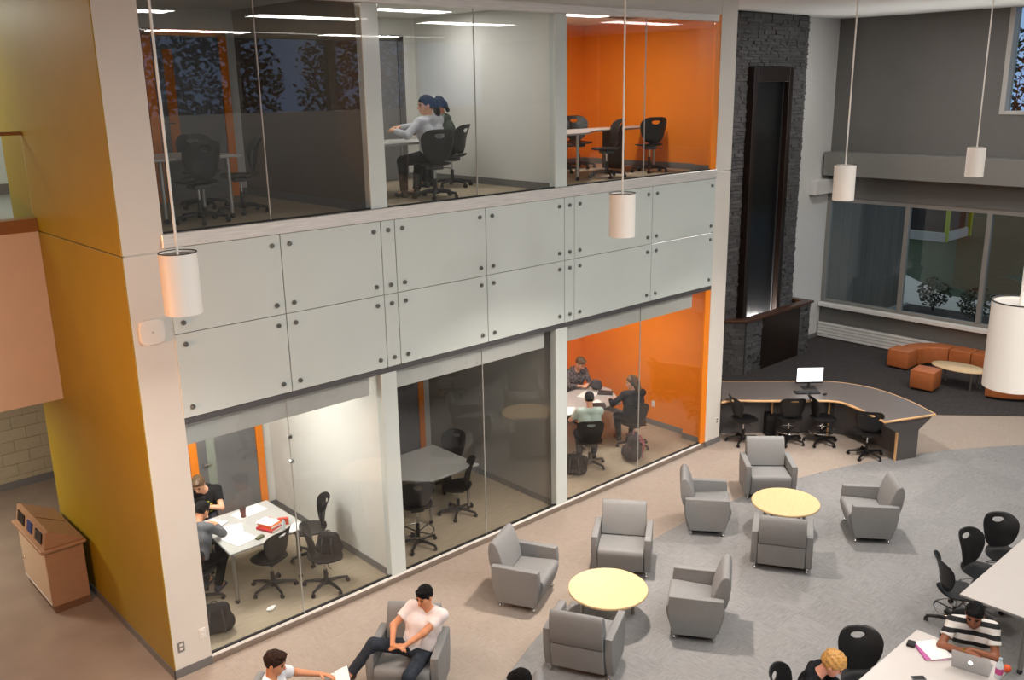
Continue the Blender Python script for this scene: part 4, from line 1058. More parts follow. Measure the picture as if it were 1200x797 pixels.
def ik(a, t, l1, l2, pole):
    a = Vector(a); t = Vector(t); d = t - a; L = d.length
    if L > (l1 + l2) * 0.995: t = a + d * ((l1 + l2) * 0.995 / L); d = t - a; L = d.length
    x = (l1 * l1 - l2 * l2 + L * L) / (2 * L); h = math.sqrt(max(l1 * l1 - x * x, 0)); u = d / L
    p = Vector(pole); p = p - u * p.dot(u); p.normalize()
    return a + u * x + p * h, t

def person(label, loc, yaw, hip, tdir, wrists, ankles, look, shirt, pants, hair, skin='light', sleeve='short', s=0.94, style='short', h=0.011, lat=None,
           elbow=((-0.5, 0.8, -0.6), (-0.5, -0.8, -0.6)), knee=((1, 0.25, 0.6), (1, -0.25, 0.6)), hands=None, curl=0.5, shoes='#1c1a19', hood=False, headoff=(0.02, 0, 0), extra=None):
    """everything in the person's frame: x forward, y left, z up; index 0 = left, 1 = right"""
    t = thing('person', label, 'person', loc, R(yaw))
    sk = SKINS[skin]; hip = Vector(hip); up = Vector(tdir).normalized()
    left = Vector(lat if lat else (0, 1, 0)); left = (left - up * left.dot(up)).normalized(); fw = left.cross(up)
    T = 0.49 * s; N = hip + up * T; chest = hip + up * (0.30 * s); bel = hip + up * (0.12 * s)
    sh = [hip + up * (0.445 * s) + left * (0.178 * s * k) for k in (1, -1)]
    hipj = [hip + left * (0.088 * s * k) for k in (1, -1)]
    f = Vector(look).normalized(); hl = Vector((0, 0, 1)).cross(f); hl.normalize(); hu = f.cross(hl)
    if hu.dot(up) < 0: hu = -hu
    hc = N + (up * 0.5 + hu * 0.5).normalized() * (0.165 * s) + Vector(headoff) * s
    HM = np.array([list(f), list(hl), list(hu)])
    def H(a, b, c): return hc + (f * a + hl * b + hu * c) * s
    UA, FA, TH_, SHN = 0.285 * s, 0.25 * s, 0.43 * s, 0.41 * s
    el = []; wr = []; kn = []; an = []
    for i in (0, 1):
        e, w_ = ik(sh[i], wrists[i], UA, FA, elbow[i]); el.append(e); wr.append(w_)
        k_, a_ = ik(hipj[i], ankles[i], TH_, SHN, knee[i]); kn.append(k_); an.append(a_)
    def torso(S, g=0.0):
        for i, k in ((0, 1), (1, -1)):
            S.cone(hip + left * (0.075 * s * k), bel + left * (0.072 * s * k), 0.098 * s + g, 0.088 * s + g, 0.05)
            S.cone(bel + left * (0.072 * s * k), chest + left * (0.088 * s * k), 0.088 * s + g, 0.098 * s + g, 0.05)
            S.cone(chest + left * (0.088 * s * k), hip + up * (0.42 * s) + left * (0.11 * s * k) - fw * 0.01, 0.098 * s + g, 0.062 * s + g, 0.05)
            S.cone(N - up * 0.02 - fw * 0.01, sh[i], 0.048 * s + g, 0.055 * s + g, 0.04)
    B = Sdf(); torso(B)
    for i in (0, 1):
        B.cone(sh[i], el[i], 0.050 * s, 0.038 * s, 0.03).cone(el[i], wr[i], 0.039 * s, 0.026 * s, 0.02)
        B.cone(hipj[i], kn[i], 0.080 * s, 0.052 * s, 0.04).cone(kn[i], an[i], 0.052 * s, 0.036 * s, 0.03)
        ft = Vector((an[i].x - kn[i].x, an[i].y - kn[i].y, 0)); fd = Vector((1, 0, 0)) if ft.length < 0.2 else (ft.normalized() * 0.5 + Vector((1, 0, 0))).normalized()
        B.cone(an[i], an[i] + fd * (0.14 * s) + Vector((0, 0, -0.045 * s)), 0.036 * s, 0.026 * s, 0.02)
    # head and neck
    B.cone(N - up * 0.03, H(-0.018, 0, -0.055), 0.056 * s, 0.050 * s, 0.025)
    B.ell(H(-0.006, 0, 0.028), np.array((0.097, 0.077, 0.097)) * s, 0.02, HM)
    B.cone(H(0.028, 0, -0.030), H(0.062, 0, -0.088), 0.060 * s, 0.030 * s, 0.03)
    for k in (1, -1):
        B.cone(H(0.052, 0.036 * k, -0.018), H(0.055, 0.022 * k, -0.075), 0.030 * s, 0.024 * s, 0.025)
        B.ell(H(-0.008, 0.078 * k, -0.008), np.array((0.020, 0.012, 0.031)) * s, 0.008, HM)
        B.ell(H(0.098, 0.032 * k, 0.006), np.array((0.014, 0.018, 0.010)) * s, 0.014, HM, sub=True)
    B.cone(H(0.090, 0, 0.012), H(0.110, 0, -0.030), 0.009 * s, 0.014 * s, 0.012)
    B.cone(H(0.086, 0.018, -0.062), H(0.086, -0.018, -0.062), 0.010 * s, 0.010 * s, 0.012)
    # hands: palm, four bent fingers, thumb
    for i, k in ((0, 1), (1, -1)):
        hd = None if hands is None else hands[i]
        d = (Vector(hd[0]) if hd else (wr[i] - el[i])).normalized()
        nn = Vector(hd[1] if hd else (0, 0, -1)); nn = (nn - d * nn.dot(d)).normalized()
        lt = d.cross(nn) * (-k)   # towards the thumb
        if lt.dot(left) * -k < 0 and not hd: lt = -lt
        w_ = wr[i]
        for q in (-0.026, -0.009, 0.009, 0.026):
            B.cone(w_ + lt * (q * 0.6 * s), w_ + d * (0.085 * s) + lt * (q * s), 0.015 * s, 0.0125 * s, 0.014)
        for q, L in ((0.028, 0.95), (0.0095, 1.08), (-0.0095, 1.0), (-0.028, 0.8)):
            p = w_ + d * (0.086 * s) + lt * (q * s); dd = d.copy(); 
            for j, ln in enumerate((0.042, 0.027, 0.021)):
                dd = (dd + nn * (curl * (0.55 + 0.25 * j))).normalized(); e_ = p + dd * (ln * L * s)
                B.cone(p, e_, (0.0098 - 0.0008 * j) * s, (0.0090 - 0.0008 * j) * s, 0.004); p = e_
        p = w_ + d * (0.022 * s) + lt * (0.022 * s)
        for j, (ln, mixv) in enumerate(((0.042, (0.55, 0.75, 0.25)), (0.032, (0.8, 0.35, 0.45)), (0.024, (0.9, 0.1, 0.5)))):
            dd = (d * mixv[0] + lt * mixv[1] + nn * mixv[2]).normalized(); e_ = p + dd * (ln * s)
            B.cone(p, e_, (0.0125 - 0.001 * j) * s, (0.0112 - 0.001 * j) * s, 0.006); p = e_
    B.build('body', sk, t, h)
    # shirt
    S = Sdf(); g = 0.013; torso(S, g)
    for i in (0, 1):
        if sleeve == 'long':
            S.cone(sh[i], el[i], 0.060 * s, 0.052 * s, 0.03)
            dv = (wr[i] - el[i]).normalized(); q = wr[i] - dv * 0.005
            S.cone(el[i], wr[i], 0.052 * s, 0.038 * s, 0.02, clip=[(tuple(q), tuple(dv))])
        else:
            dv = (el[i] - sh[i]).normalized(); q = sh[i] + dv * (0.60 * UA)
            S.cone(sh[i], el[i], 0.064 * s, 0.066 * s, 0.03, clip=[(tuple(q), tuple(dv))])
    S.cut(hip - up * (0.045 * s), -up)
    if hood: S.cone(N - fw * 0.06 + left * 0.07 - up * 0.01, N - fw * 0.06 - left * 0.07 - up * 0.01, 0.05, 0.05, 0.03)
    S.cone(N + up * 0.01 + fw * 0.015, N + up * 0.12 + fw * 0.05, 0.062 * s, 0.07 * s, 0.01, sub=True)
    S.build('shirt' if sleeve != 'long' else 'long_sleeved_top', shirt, t, h, 0.0018, 34)
    # trousers
    S = Sdf()
    for i, k in ((0, 1), (1, -1)):
        S.cone(hip + left * (0.075 * s * k), bel + left * (0.06 * s * k) - up * 0.03, 0.106 * s, 0.090 * s, 0.05)
        S.cone(hipj[i], kn[i], 0.096 * s, 0.070 * s, 0.04)
        dv = (an[i] - kn[i]).normalized(); q = an[i] - dv * (0.015)
        S.cone(kn[i], an[i], 0.070 * s, 0.056 * s, 0.03, clip=[(tuple(q), tuple(dv))])
    S.build('trousers', pants, t, h, 0.002, 30)
    # shoes
    sm = mat('shoe_' + shoes[1:], shoes, 0.5)
    for i in (0, 1):
        ft = Vector((an[i].x - kn[i].x, an[i].y - kn[i].y, 0)); fd = Vector((1, 0, 0)) if ft.length < 0.2 else (ft.normalized() * 0.5 + Vector((1, 0, 0))).normalized()
        z0 = an[i].z - 0.075 * s
        pr = [((0, 0, z0), (0, 0, -1))]
        S = Sdf()
        S.cone(an[i] + Vector((0, 0, 0.0)), an[i] - fd * 0.02 + Vector((0, 0, -0.045 * s)), 0.043 * s, 0.042 * s, 0.02, clip=pr)
        S.cone(an[i] - fd * 0.02 + Vector((0, 0, -0.045 * s)), an[i] + fd * (0.165 * s) + Vector((0, 0, -0.055 * s)), 0.042 * s, 0.034 * s, 0.02, clip=pr)
        S.build('shoe', sm, t, 0.010)
    # hair
    hm = HAIRS[hair]; S = Sdf(); nz = (0.006, 85)
    n_ = (f * 0.66 - hu * 0.75)
    if style in ('short', 'ponytail', 'headband', 'long', 'bun'):
        S.ell(H(-0.012, 0, 0.036), np.array((0.108, 0.086, 0.104)) * s, 0.01, HM, clip=[(tuple(H(0.022, 0, 0.0)), tuple(n_))])
        if style == 'short':
            S.ell(H(0.055, 0, 0.108), np.array((0.045, 0.055, 0.022)) * s, 0.02, HM)
    if style == 'curly':
        S.ell(H(-0.010, 0, 0.042), np.array((0.118, 0.096, 0.112)) * s, 0.01, HM, clip=[(tuple(H(0.03, 0, 0.0)), tuple(n_))]); nz = (0.010, 95)
    if style == 'ponytail':
        S.cone(H(-0.10, 0, 0.05), H(-0.15, 0, 0.02), 0.04 * s, 0.055 * s, 0.02).cone(H(-0.15, 0, 0.02), H(-0.15, 0, -0.14), 0.055 * s, 0.034 * s, 0.02)
    if style in ('long',):
        for k in (1, -1): S.cone(H(-0.03, 0.072 * k, 0.0), H(-0.06, 0.075 * k, -0.19), 0.036 * s, 0.026 * s, 0.03)
        S.cone(H(-0.09, 0, 0.0), H(-0.10, 0, -0.24), 0.06 * s, 0.045 * s, 0.03)
    if style == 'bun': S.ell(H(-0.125, 0, 0.03), np.array((0.045, 0.045, 0.045)) * s, 0.02, HM)
    if style == 'headband':
        S.cone(H(-0.10, 0, 0.0), H(-0.12, 0, -0.11), 0.045 * s, 0.03 * s, 0.02)
    S.build('hair', hm, t, 0.008, *nz)
    # face
    for k in (1, -1):
        MB().ball(H(0.083, 0.031 * k, 0.004), 0.0105 * s, 8, 6).build('eye', EYE, t)
        MB().tube([H(0.091, 0.015 * k, 0.024), H(0.090, 0.032 * k, 0.029), H(0.080, 0.050 * k, 0.024)], 0.0045 * s, 6).build('eyebrow', hm, t)
    MB().tube([H(0.089, 0.022, -0.060), H(0.0975, 0, -0.059), H(0.089, -0.022, -0.060)], [0.004 * s, 0.006 * s, 0.004 * s], 6).build('lips', LIP, t)
    if style == 'headband':
        MB().tube([H(0.01 + 0.0 * a, 0.089 * math.cos(R(a)), 0.036 + 0.108 * math.sin(R(a))) for a in range(0, 181, 15)], 0.008 * s, 6).build('headband', mat('white_fabric', '#e8e6e2', 0.8), t)
    if extra == 'headphones':
        MB().tube([H(-0.005, 0.098 * math.cos(R(a)), 0.03 + 0.115 * math.sin(R(a))) for a in range(0, 181, 15)], 0.007 * s, 6).build('headphone_band', BLACKP, t)
        for k in (1, -1): MB().cyl(H(0, 0.082 * k, 0.0), H(0, 0.112 * k, 0.0), 0.036 * s, 0.032 * s, 14).build('ear_cup', GREYP, t)
    if extra == 'print':
        pr = MB()
        for r_ in range(5):
            for c_ in range(4):
                if (r_ * 3 + c_) % 5 == 0: continue
                p0 = hip + up * (0.36 - 0.05 * r_) * s + left * (0.07 - 0.045 * c_) * s + fw * (0.112 - 0.002 * r_ + 0.02) * s
                pr.cyl(p0, p0 + left * 0.03, 0.008, 0.008, 6)
        pr.build('yellow_print', mat('yellow_print', '#c7c22a', 0.7), t)
    if extra == 'watch':
        dv = (wr[1] - el[1]).normalized()
        MB().cyl(wr[1] - dv * 0.03, wr[1] - dv * 0.005, 0.031 * s, 0.030 * s, 16).build('watch', mat('gold_watch', '#b59a55', 0.25, 0.9), t)
    return t

DENIM = cloth('dark_denim', '#30363f', 0.25); BLACKT = cloth('black_trousers', '#121214'); JEANB = cloth('blue_jeans', '#4c5a6c', 0.12)
person('young man in white t-shirt and dark jeans slouching in a grey armchair', (4.97, 7.19, 0), 219.7, (0.06, 0.11, 0.505), (-0.30, 0.24, 1), ((0.29, 0.02, 0.67), (0.29, -0.09, 0.69)), ((0.46, 0.0, 0.08), (0.33, -0.54, 0.35)), (0.78, -0.42, -0.24),
       cloth('white_tee', '#e6d9d6'), DENIM, 'black', 'warm', 'short', 0.94, 'short', 0.0085, elbow=((0.4, 1, -0.1), (-0.2, -1, -0.3)), knee=((0.9, 0.1, 0.8), (0.3, -0.5, 1.2)), hands=(((0.3, -1, 0.05), (0, -0.2, -1)), ((0.3, 1, 0.0), (0.3, 0.1, -1))), curl=0.45, shoes='#3b2418', headoff=(0.05, -0.03, -0.01))
person('man in white shirt reading a book at the lower edge', (3.36, 7.04, 0), -50, (-0.02, 0.0, 0.50), (-0.05, 0.02, 1), ((0.26, 0.47, 0.70), (0.36, 0.16, 0.66)), ((0.45, 0.14, 0.08), (0.45, -0.12, 0.08)), (0.85, 0.05, -0.28),
       cloth('pale_tee', '#d9dbe0'), DENIM, 'brown', 'warm', 'short', 0.95, 'short', 0.0085, hands=(((0.8, -0.2, 0.1), (0.2, -0.5, -1)), ((0.8, 0.2, 0.1), (0.2, 0.5, -1))), curl=0.4, headoff=(0.03, 0, 0))
person('dark haired person whose head just shows at the lower edge', (4.88, 5.50, 0), 140, (-0.02, 0.08, 0.49), (-0.30, 0.16, 1), ((0.36, 0.14, 0.62), (0.36, -0.14, 0.62)), ((0.45, 0.12, 0.08), (0.45, -0.12, 0.08)), (0.8, 0.0, -0.5),
       cloth('navy_tee', '#2a2f3a'), DENIM, 'black', 'warm', 'short', 0.94, 'short', 0.012)
person('man in black and white striped polo working behind the laptop', (8.96, 3.02, 0), 204, (0.0, 0.0, 0.56), (0.34, -0.04, 1), ((0.33, -0.03, 0.80), (0.40, -0.07, 0.815)), ((0.32, 0.14, 0.08), (0.32, -0.14, 0.08)), (0.85, -0.15, -0.40),
       stripes_mat(), JEANB, 'black', 'brown', 'short', 0.97, 'short', 0.0085, elbow=((-0.1, 1, -0.4), (-0.1, -1, -0.4)), hands=(((0.4, -0.9, 0.0), (0.1, 0, -1)), ((0.5, 0.85, 0.05), (0.1, 0, -1))), curl=0.35, headoff=(0.06, 0, 0), extra='watch')
person('curly blond person in a black hoodie bending over the high table', (6.93, 3.75, 0), -72, (-0.02, 0.0, 0.56), (0.38, 0.0, 1), ((0.45, 0.16, 0.78), (0.45, -0.16, 0.78)), ((0.30, 0.12, 0.08), (0.30, -0.12, 0.08)), (0.78, 0.1, -0.5),
       cloth('black_hoodie', '#121316'), BLACKT, 'blond', 'pink', 'long', 0.95, 'curly', 0.010, hood=True, headoff=(0.05, 0, -0.01))
# bright lower room
person('student in a black t-shirt with yellow print leaning over the table', (4.75, 11.66, 0), -108, (-0.02, 0.0, 0.55), (0.40, 0.05, 1), ((0.30, -0.02, 0.80), (0.42, -0.12, 0.77)), ((0.25, 0.12, 0.08), (0.25, -0.12, 0.08)), (0.7, -0.35, -0.55),
       cloth('black_tee', '#141416'), DENIM, 'dkblond', 'light', 'short', 0.97, 'short', 0.010, elbow=((0.2, 1, -0.3), (-0.2, -1, -0.3)), extra='print', headoff=(0.03, -0.05, -0.02))
person('student in a grey sweater writing at the left end of the table', (4.06, 10.41, 0), 35, (0.0, 0.0, 0.56), (0.46, 0.08, 1), ((0.58, 0.16, 0.79), (0.56, -0.02, 0.79)), ((0.38, 0.12, 0.08), (0.30, -0.10, 0.08)), (0.75, -0.1, -0.6),
       cloth('grey_sweater', '#5f6064'), BLACKT, 'black', 'warm', 'long', 0.95, 'short', 0.010, elbow=((-0.1, 1, -0.5), (-0.1, -1, -0.6)), shoes='#2c3440', headoff=(0.05, 0, -0.01))
# orange lower room
person('student in a dark plaid hoodie reading at the far side of the table', (12.25, 11.75, 0), -105, (-0.02, 0.0, 0.56), (0.28, 0.0, 1), ((0.42, 0.05, 0.80), (0.42, -0.16, 0.80)), ((0.28, 0.12, 0.08), (0.28, -0.12, 0.08)), (0.75, 0.25, -0.5),
       plaid_mat(), DENIM, 'dkblond', 'light', 'long', 0.96, 'short', 0.011, hood=True, headoff=(0.04, 0, 0))
person('dark haired student in a pale green t-shirt seen from behind', (10.74, 9.94, 0), 50, (-0.02, 0.0, 0.56), (0.02, 0.0, 1), ((0.35, 0.22, 0.78), (0.44, -0.10, 0.86)), ((0.35, 0.12, 0.08), (0.35, -0.12, 0.08)), (0.8, 0.0, -0.35),
       cloth('pale_green_tee', '#b4c4ba'), DENIM, 'black', 'light', 'short', 0.95, 'bun', 0.011)
person('woman with headphones and long fair streaked hair in dark clothes', (11.94, 10.0, 0), 64, (-0.02, 0.0, 0.56), (0.10, 0.0, 1), ((0.34, 0.30, 0.80), (0.40, 0.14, 0.80)), ((0.36, 0.12, 0.08), (0.36, -0.12, 0.08)), (0.25, 0.95, -0.2),
       cloth('charcoal_top', '#26262a'), BLACKT, 'dkblond', 'light', 'long', 0.95, 'long', 0.011, extra='headphones')
# white upper room
person('woman with a dark ponytail in a light grey shirt, upper room', (7.60, 9.84, UF), 95, (0.0, 0.0, 0.56), (0.10, 0.04, 1), ((0.26, 0.40, 0.88), (0.34, 0.26, 0.92)), ((0.36, 0.22, 0.08), (0.36, 0.0, 0.08)), (0.4, 0.9, -0.12),
       cloth('light_grey_shirt', '#b9bcc4'), BLACKT, 'black', 'light', 'long', 0.97, 'ponytail', 0.010, curl=0.7)
person('person with white headband and green top behind the ponytailed woman', (8.63, 10.76, UF), 126, (0.0, 0.0, 0.56), (0.22, 0.05, 1), ((0.42, 0.12, 0.78), (0.42, -0.10, 0.78)), ((0.36, 0.12, 0.08), (0.36, -0.12, 0.08)), (0.9, 0.1, -0.25),
       cloth('dark_green_top', '#3f4a42'), BLACKT, 'black', 'brown', 'long', 0.95, 'headband', 0.011)
# ---------------------------------------------------------------- small things
PAPER = mat('white_paper', '#e9e8e4', 0.8); RED = mat('red_cover', '#a8281f', 0.5); ORG = mat('orange_cover', '#c9632a', 0.5); DKC = mat('dark_cover', '#2b2b2f', 0.5); PINK = mat('pink_cover', '#b95a9a', 0.5); GREYB = mat('grey_cover', '#6b6d70', 0.5)
def sheet(x, y, z, a, w, d, lb, name='paper_sheet', th=0.003, mt=None, group=None):
    o = MB().rbox(-w / 2, w / 2, -d / 2, d / 2, 0, th, min(0.001, th / 3), 1).build(name, mt or PAPER, None, 0)
    o.location = (x, y, z); o.rotation_euler = (0, 0, R(a)); return tag(o, lb, 'paper', group)
def book(x, y, z, a, w, d, th, mt, lb, group=None, opened=False):
    t = thing('book', lb, 'book', (x, y, z), R(a), group)
    if opened:
        for s in (-1, 1):
            pr = [(0, 0.004), (s * 0.02, 0.016), (s * w * 0.5, 0.012), (s * w, 0.004), (s * w, 0.002), (0, 0.0)]
            MB().prism(pr, -d / 2, d / 2, 'y').build('pages', PAPER, t, 0)
        MB().box(-w - 0.006, w + 0.006, -d / 2 - 0.006, d / 2 + 0.006, 0, 0.002).build('cover', mt, t, 0)
    else:
        MB().rbox(-w / 2, w / 2, -d / 2, d / 2, 0, 0.003, 0.0008, 1).rbox(-w / 2, w / 2, -d / 2, d / 2, th - 0.003, th, 0.0008, 1).box(-w / 2, -w / 2 + 0.003, -d / 2, d / 2, 0.002, th - 0.002).build('cover', mt, t, 0)
        MB().box(-w / 2 + 0.003, w / 2 - 0.004, -d / 2 + 0.004, d / 2 - 0.004, 0.003, th - 0.003).build('pages', PAPER, t, 0)
    return t
def bottle(x, y, z, hgt, r, lb, capc, labc=None):
    t = thing('water_bottle', lb, 'bottle', (x, y, z))
    MB().lathe([(r * .9, 0), (r, 0.008), (r, hgt * .62), (r * .85, hgt * .7), (r * .4, hgt * .88), (r * .4, hgt * .93)], n=20).build('bottle_body', mat('clear_plastic', '#cfd8dc', 0.1, spec=0.8), t)
    MB().lathe([(r * .45, hgt * .92), (r * .45, hgt)], n=14).build('cap', mat('cap_' + capc[1:], capc, 0.4), t)
    if labc: MB().lathe([(r * 1.02, hgt * .22), (r * 1.02, hgt * .52)], n=20).build('label_band', mat('band_' + labc[1:], labc, 0.5), t)
TZ = 0.741
# bright lower room table
sheet(4.60, 10.30, TZ, 12, 0.30, 0.40, 'large white notebook sheet at the near edge of the paper strewn table', th=0.008)
sheet(4.66, 10.60, TZ, -20, 0.28, 0.21, 'white sheet in front of the grey sweater student', group='loose sheets in the bright room')
sheet(5.06, 10.90, TZ, 8, 0.42, 0.24, 'white sheets at the far edge of the table near the door', th=0.005)
sheet(5.26, 10.06, TZ, 25, 0.30, 0.15, 'white sheet at the table corner over the near chair', th=0.004)
book(4.52, 10.85, TZ, 30, 0.17, 0.24, 0.02, GREYB, 'open dark textbook in front of the black shirted student', None, True)
book(5.02, 10.26, TZ, 20, 0.20, 0.27, 0.035, RED, 'red hardcover book at the bottom of the stack')
book(5.05, 10.29, TZ + 0.035, 14, 0.20, 0.26, 0.035, ORG, 'orange book on top of the red one')
sheet(5.03, 10.31, TZ + 0.071, 22, 0.18, 0.24, 'white papers lying on top of the orange book', th=0.01)
book(5.21, 10.24, TZ, 60, 0.05, 0.14, 0.09, mat('red_white_box', '#b8402a', 0.5), 'small thick red and white box beside the bottle')
bottle(5.14, 10.10, TZ, 0.16, 0.025, 'small white bottle with red cap beside the red books', '#b32020')
t = thing('drinking_cup', 'brown paper coffee cup among the papers', 'cup', (4.93, 10.80, TZ))
MB().lathe([(0.030, 0), (0.042, 0.13)], n=20).build('cup_body', mat('cup_brown', '#6a3626', 0.5), t); MB().lathe([(0.045, 0.13), (0.045, 0.14), (0.036, 0.148)], n=20).build('lid', mat('cup_lid', '#3a2018', 0.5), t)
t = thing('pencil_case', 'small olive pencil case at the near edge of the table', 'pencil case', (4.80, 10.10, TZ), R(20)); MB().rbox(-0.06, 0.06, -0.03, 0.03, 0, 0.03, 0.01, 2).build('case', mat('olive_cloth', '#5a5a3a', 0.8), t); MB().tube([(-0.055, 0, 0.031), (0.055, 0, 0.031)], 0.003, 6).build('zip', CHROME, t)
# crumpled paper on the room floor
tag(Sdf().ell((0, 0, 0.02), (0.05, 0.035, 0.022)).ell((0.05, 0.02, 0.02), (0.04, 0.02, 0.018)).build('paper_scrap', PAPER, None, 0.006, 0.006, 120), 'crumpled white paper scrap on the room floor near the glass', 'litter').location = (4.62, 9.62, 0.0)
# bags
def backpack(x, y, z, a, label, mt, strap, sc=1.0, lying=False):
    t = thing('backpack', label, 'backpack', (x, y, z), R(a))
    S = Sdf()
    S.cone((0, -0.10 * sc, 0.13 * sc), (0, 0.10 * sc, 0.13 * sc), 0.12 * sc, 0.12 * sc, 0.06).cone((0, -0.09 * sc, 0.30 * sc), (0, 0.09 * sc, 0.30 * sc), 0.085 * sc, 0.085 * sc, 0.08)
    S.cone((0.10 * sc, -0.06 * sc, 0.12 * sc), (0.10 * sc, 0.06 * sc, 0.12 * sc), 0.07 * sc, 0.07 * sc, 0.03).cut((0, 0, 0.012), (0, 0, -1))
    S.build('bag', mt, t, 0.011, 0.003, 28)
    for k in (-1, 1):
        MB().tube([(-0.09 * sc, 0.07 * k * sc, 0.34 * sc), (-0.15 * sc, 0.08 * k * sc, 0.24 * sc), (-0.13 * sc, 0.09 * k * sc, 0.06 * sc)], 0.012 * sc, 6).build('strap', strap, t)
        MB().tube([(0.055 * sc, 0.16 * k * sc, 0.05), (0.06 * sc, 0.165 * k * sc, 0.2 * sc), (0.02 * sc, 0.13 * k * sc, 0.34 * sc), (0.0, 0.0, 0.392 * sc)], 0.006 * sc, 6).build('piping', strap, t)
    MB().tube([(0, -0.04 * sc, 0.385 * sc), (0, -0.02 * sc, 0.42 * sc), (0, 0.02 * sc, 0.42 * sc), (0, 0.04 * sc, 0.385 * sc)], 0.007, 6).build('top_handle', strap, t)
BAGB = cloth('black_nylon', '#17181a'); BAGG = cloth('dark_grey_nylon', '#3a3739')
backpack(3.92, 9.62, 0, 70, 'black bag slumped on the floor behind the white column', BAGB, BAGG, 1.0)
backpack(5.48, 9.58, 0.462, 40, 'black backpack sitting on the chair nearest the glass', BAGB, BAGG, 0.80)
backpack(11.50, 9.62, 0, 130, 'dark grey backpack with pink piping on the orange room floor', BAGG, mat('pink_piping', '#b0616c', 0.6), 1.2)
backpack(10.30, 9.86, 0, 40, 'black backpack on the floor beside the bay pillar', BAGB, BAGG, 0.95)
# orange lower room table
sheet(11.85, 11.02, TZ, 20, 0.34, 0.28, 'white open sheets read by the plaid hoodie student', th=0.006)
sheet(10.95, 10.72, TZ, 35, 0.40, 0.30, 'large white sheet in front of the pale green shirt', th=0.004)
sheet(10.60, 10.95, TZ, -10, 0.30, 0.22, 'white sheet near the pillar side of the orange room table', th=0.003)
book(12.15, 10.85, TZ, 35, 0.2, 0.27, 0.03, DKC, 'dark closed textbook in the orange room')
book(11.62, 10.62, TZ, 60, 0.16, 0.22, 0.02, GREYB, 'open textbook in front of the student with headphones', None, True)
t = thing('laptop', 'small dark laptop in front of the student with headphones', 'laptop', (11.55, 10.45, TZ), R(-40)); MB().rbox(-0.11, 0.11, -0.15, 0.15, 0, 0.016, 0.004, 1).build('base', DKC, t, 0)
MB().rbox(-0.005, 0.005, -0.15, 0.15, 0, 0.2, 0.003, 1).moved(Matrix.Translation((-0.115, 0, 0.012)) @ Matrix.Rotation(R(-15), 4, 'Y')).build('lid', DKC, t, 0)
backpack(12.2, 11.12, TZ, 200, 'small dark bag with pink straps lying on the orange room table', BAGG, MATS['pink_piping'], 0.5)
# white upper room table
UZ = UF + 0.721
sheet(7.02, 10.30, UZ, 10, 0.30, 0.24, 'white papers under the hands of the ponytailed woman', th=0.01)
bottle(6.72, 10.15, UZ, 0.2, 0.032, 'small clear bottle at the left end of the upper table', '#e6e6e6')
# pale work table, lower right
HZ = 0.741
t = thing('laptop', 'open silver laptop with a lit lid emblem in front of the striped polo', 'laptop', (8.37, 2.80, HZ), R(12))
SIL = mat('silver_aluminium', '#b9b9ba', 0.3, 0.7)
MB().rbox(0.0, 0.235, -0.165, 0.165, 0.0, 0.014, 0.004, 2).build('base', SIL, t, 0)
MB().box(0.03, 0.14, -0.14, 0.14, 0.0141, 0.0155).build('keyboard', DKC, t, 0)
LM = Matrix.Translation((0.0, 0, 0.014)) @ Matrix.Rotation(R(-18), 4, 'Y')
ld = MB().rbox(-0.006, 0.0, -0.165, 0.165, 0.0, 0.225, 0.002, 1).moved(LM).build('lid', SIL, t, 0)
em = [(0.021 * math.cos(R(a)) * (1 - 0.12 * math.sin(R(a)) ** 4), 0.115 + 0.022 * math.sin(R(a)) - 0.004 * abs(math.cos(R(a))) ** 8) for a in range(0, 360, 20)]
MB().prism(em, -0.0075, -0.0062, 'x').prism([(0.0, 0.139), (0.006, 0.143), (0.009, 0.150), (0.002, 0.147)], -0.0075, -0.0062, 'x').moved(LM).build('lit_emblem', mat('lit_emblem', '#ffffff', 0.4, emit=((1, 1, 1), 1.5)), ld, 0)
MB().box(0.0003, 0.001, -0.15, 0.15, 0.015, 0.21).moved(LM).build('screen', mat('screen_on', '#8fa0b5', 0.3, emit=((0.6, 0.7, 0.85), 0.6)), ld, 0)
book(8.42, 3.20, HZ, -42, 0.22, 0.29, 0.018, PINK, 'binder with a pink printed cover under the white sheet')
sheet(8.455, 3.185, HZ + 0.019, -34, 0.23, 0.31, 'blank white sheet lying on the pink binder', th=0.004)
t = thing('wallet', 'small black wallet near the corner of the lower right table', 'wallet', (8.40, 3.385, HZ), R(15)); MB().rbox(-0.05, 0.05, -0.04, 0.04, 0, 0.032, 0.012, 2).build('leather', BLACKP, t); MB().box(-0.05, 0.05, -0.0405, -0.039, 0.014, 0.018).build('fold_seam', GREYP, t, 0)
t = thing('mobile_phone', 'dark phone lying near the lower edge of the pale table', 'phone', (7.92, 3.09, HZ), R(-40)); MB().rbox(-0.065, 0.065, -0.033, 0.033, 0, 0.01, 0.004, 2).build('case', GREYB, t); MB().box(-0.055, 0.055, -0.029, 0.029, 0.0101, 0.011).build('screen', BLACKP, t, 0)
bottle(8.47, 2.58, HZ, 0.21, 0.034, 'clear water bottle with pink label beside the laptop', '#9fb3bd', '#c04a86')
t = thing('orange_fruit', 'round orange fruit behind the water bottle', 'fruit', (8.62, 2.56, HZ)); MB().ball((0, 0, 0.038), 0.038, 16, 10).build('peel', mat('orange_peel', '#d4552a', 0.5, bump=0.2, bscale=200), t); MB().cyl((0, 0, 0.073), (0, 0, 0.078), 0.005, 0.003, 8).build('stem', mat('stem_green', '#4b5a2a', 0.7), t)
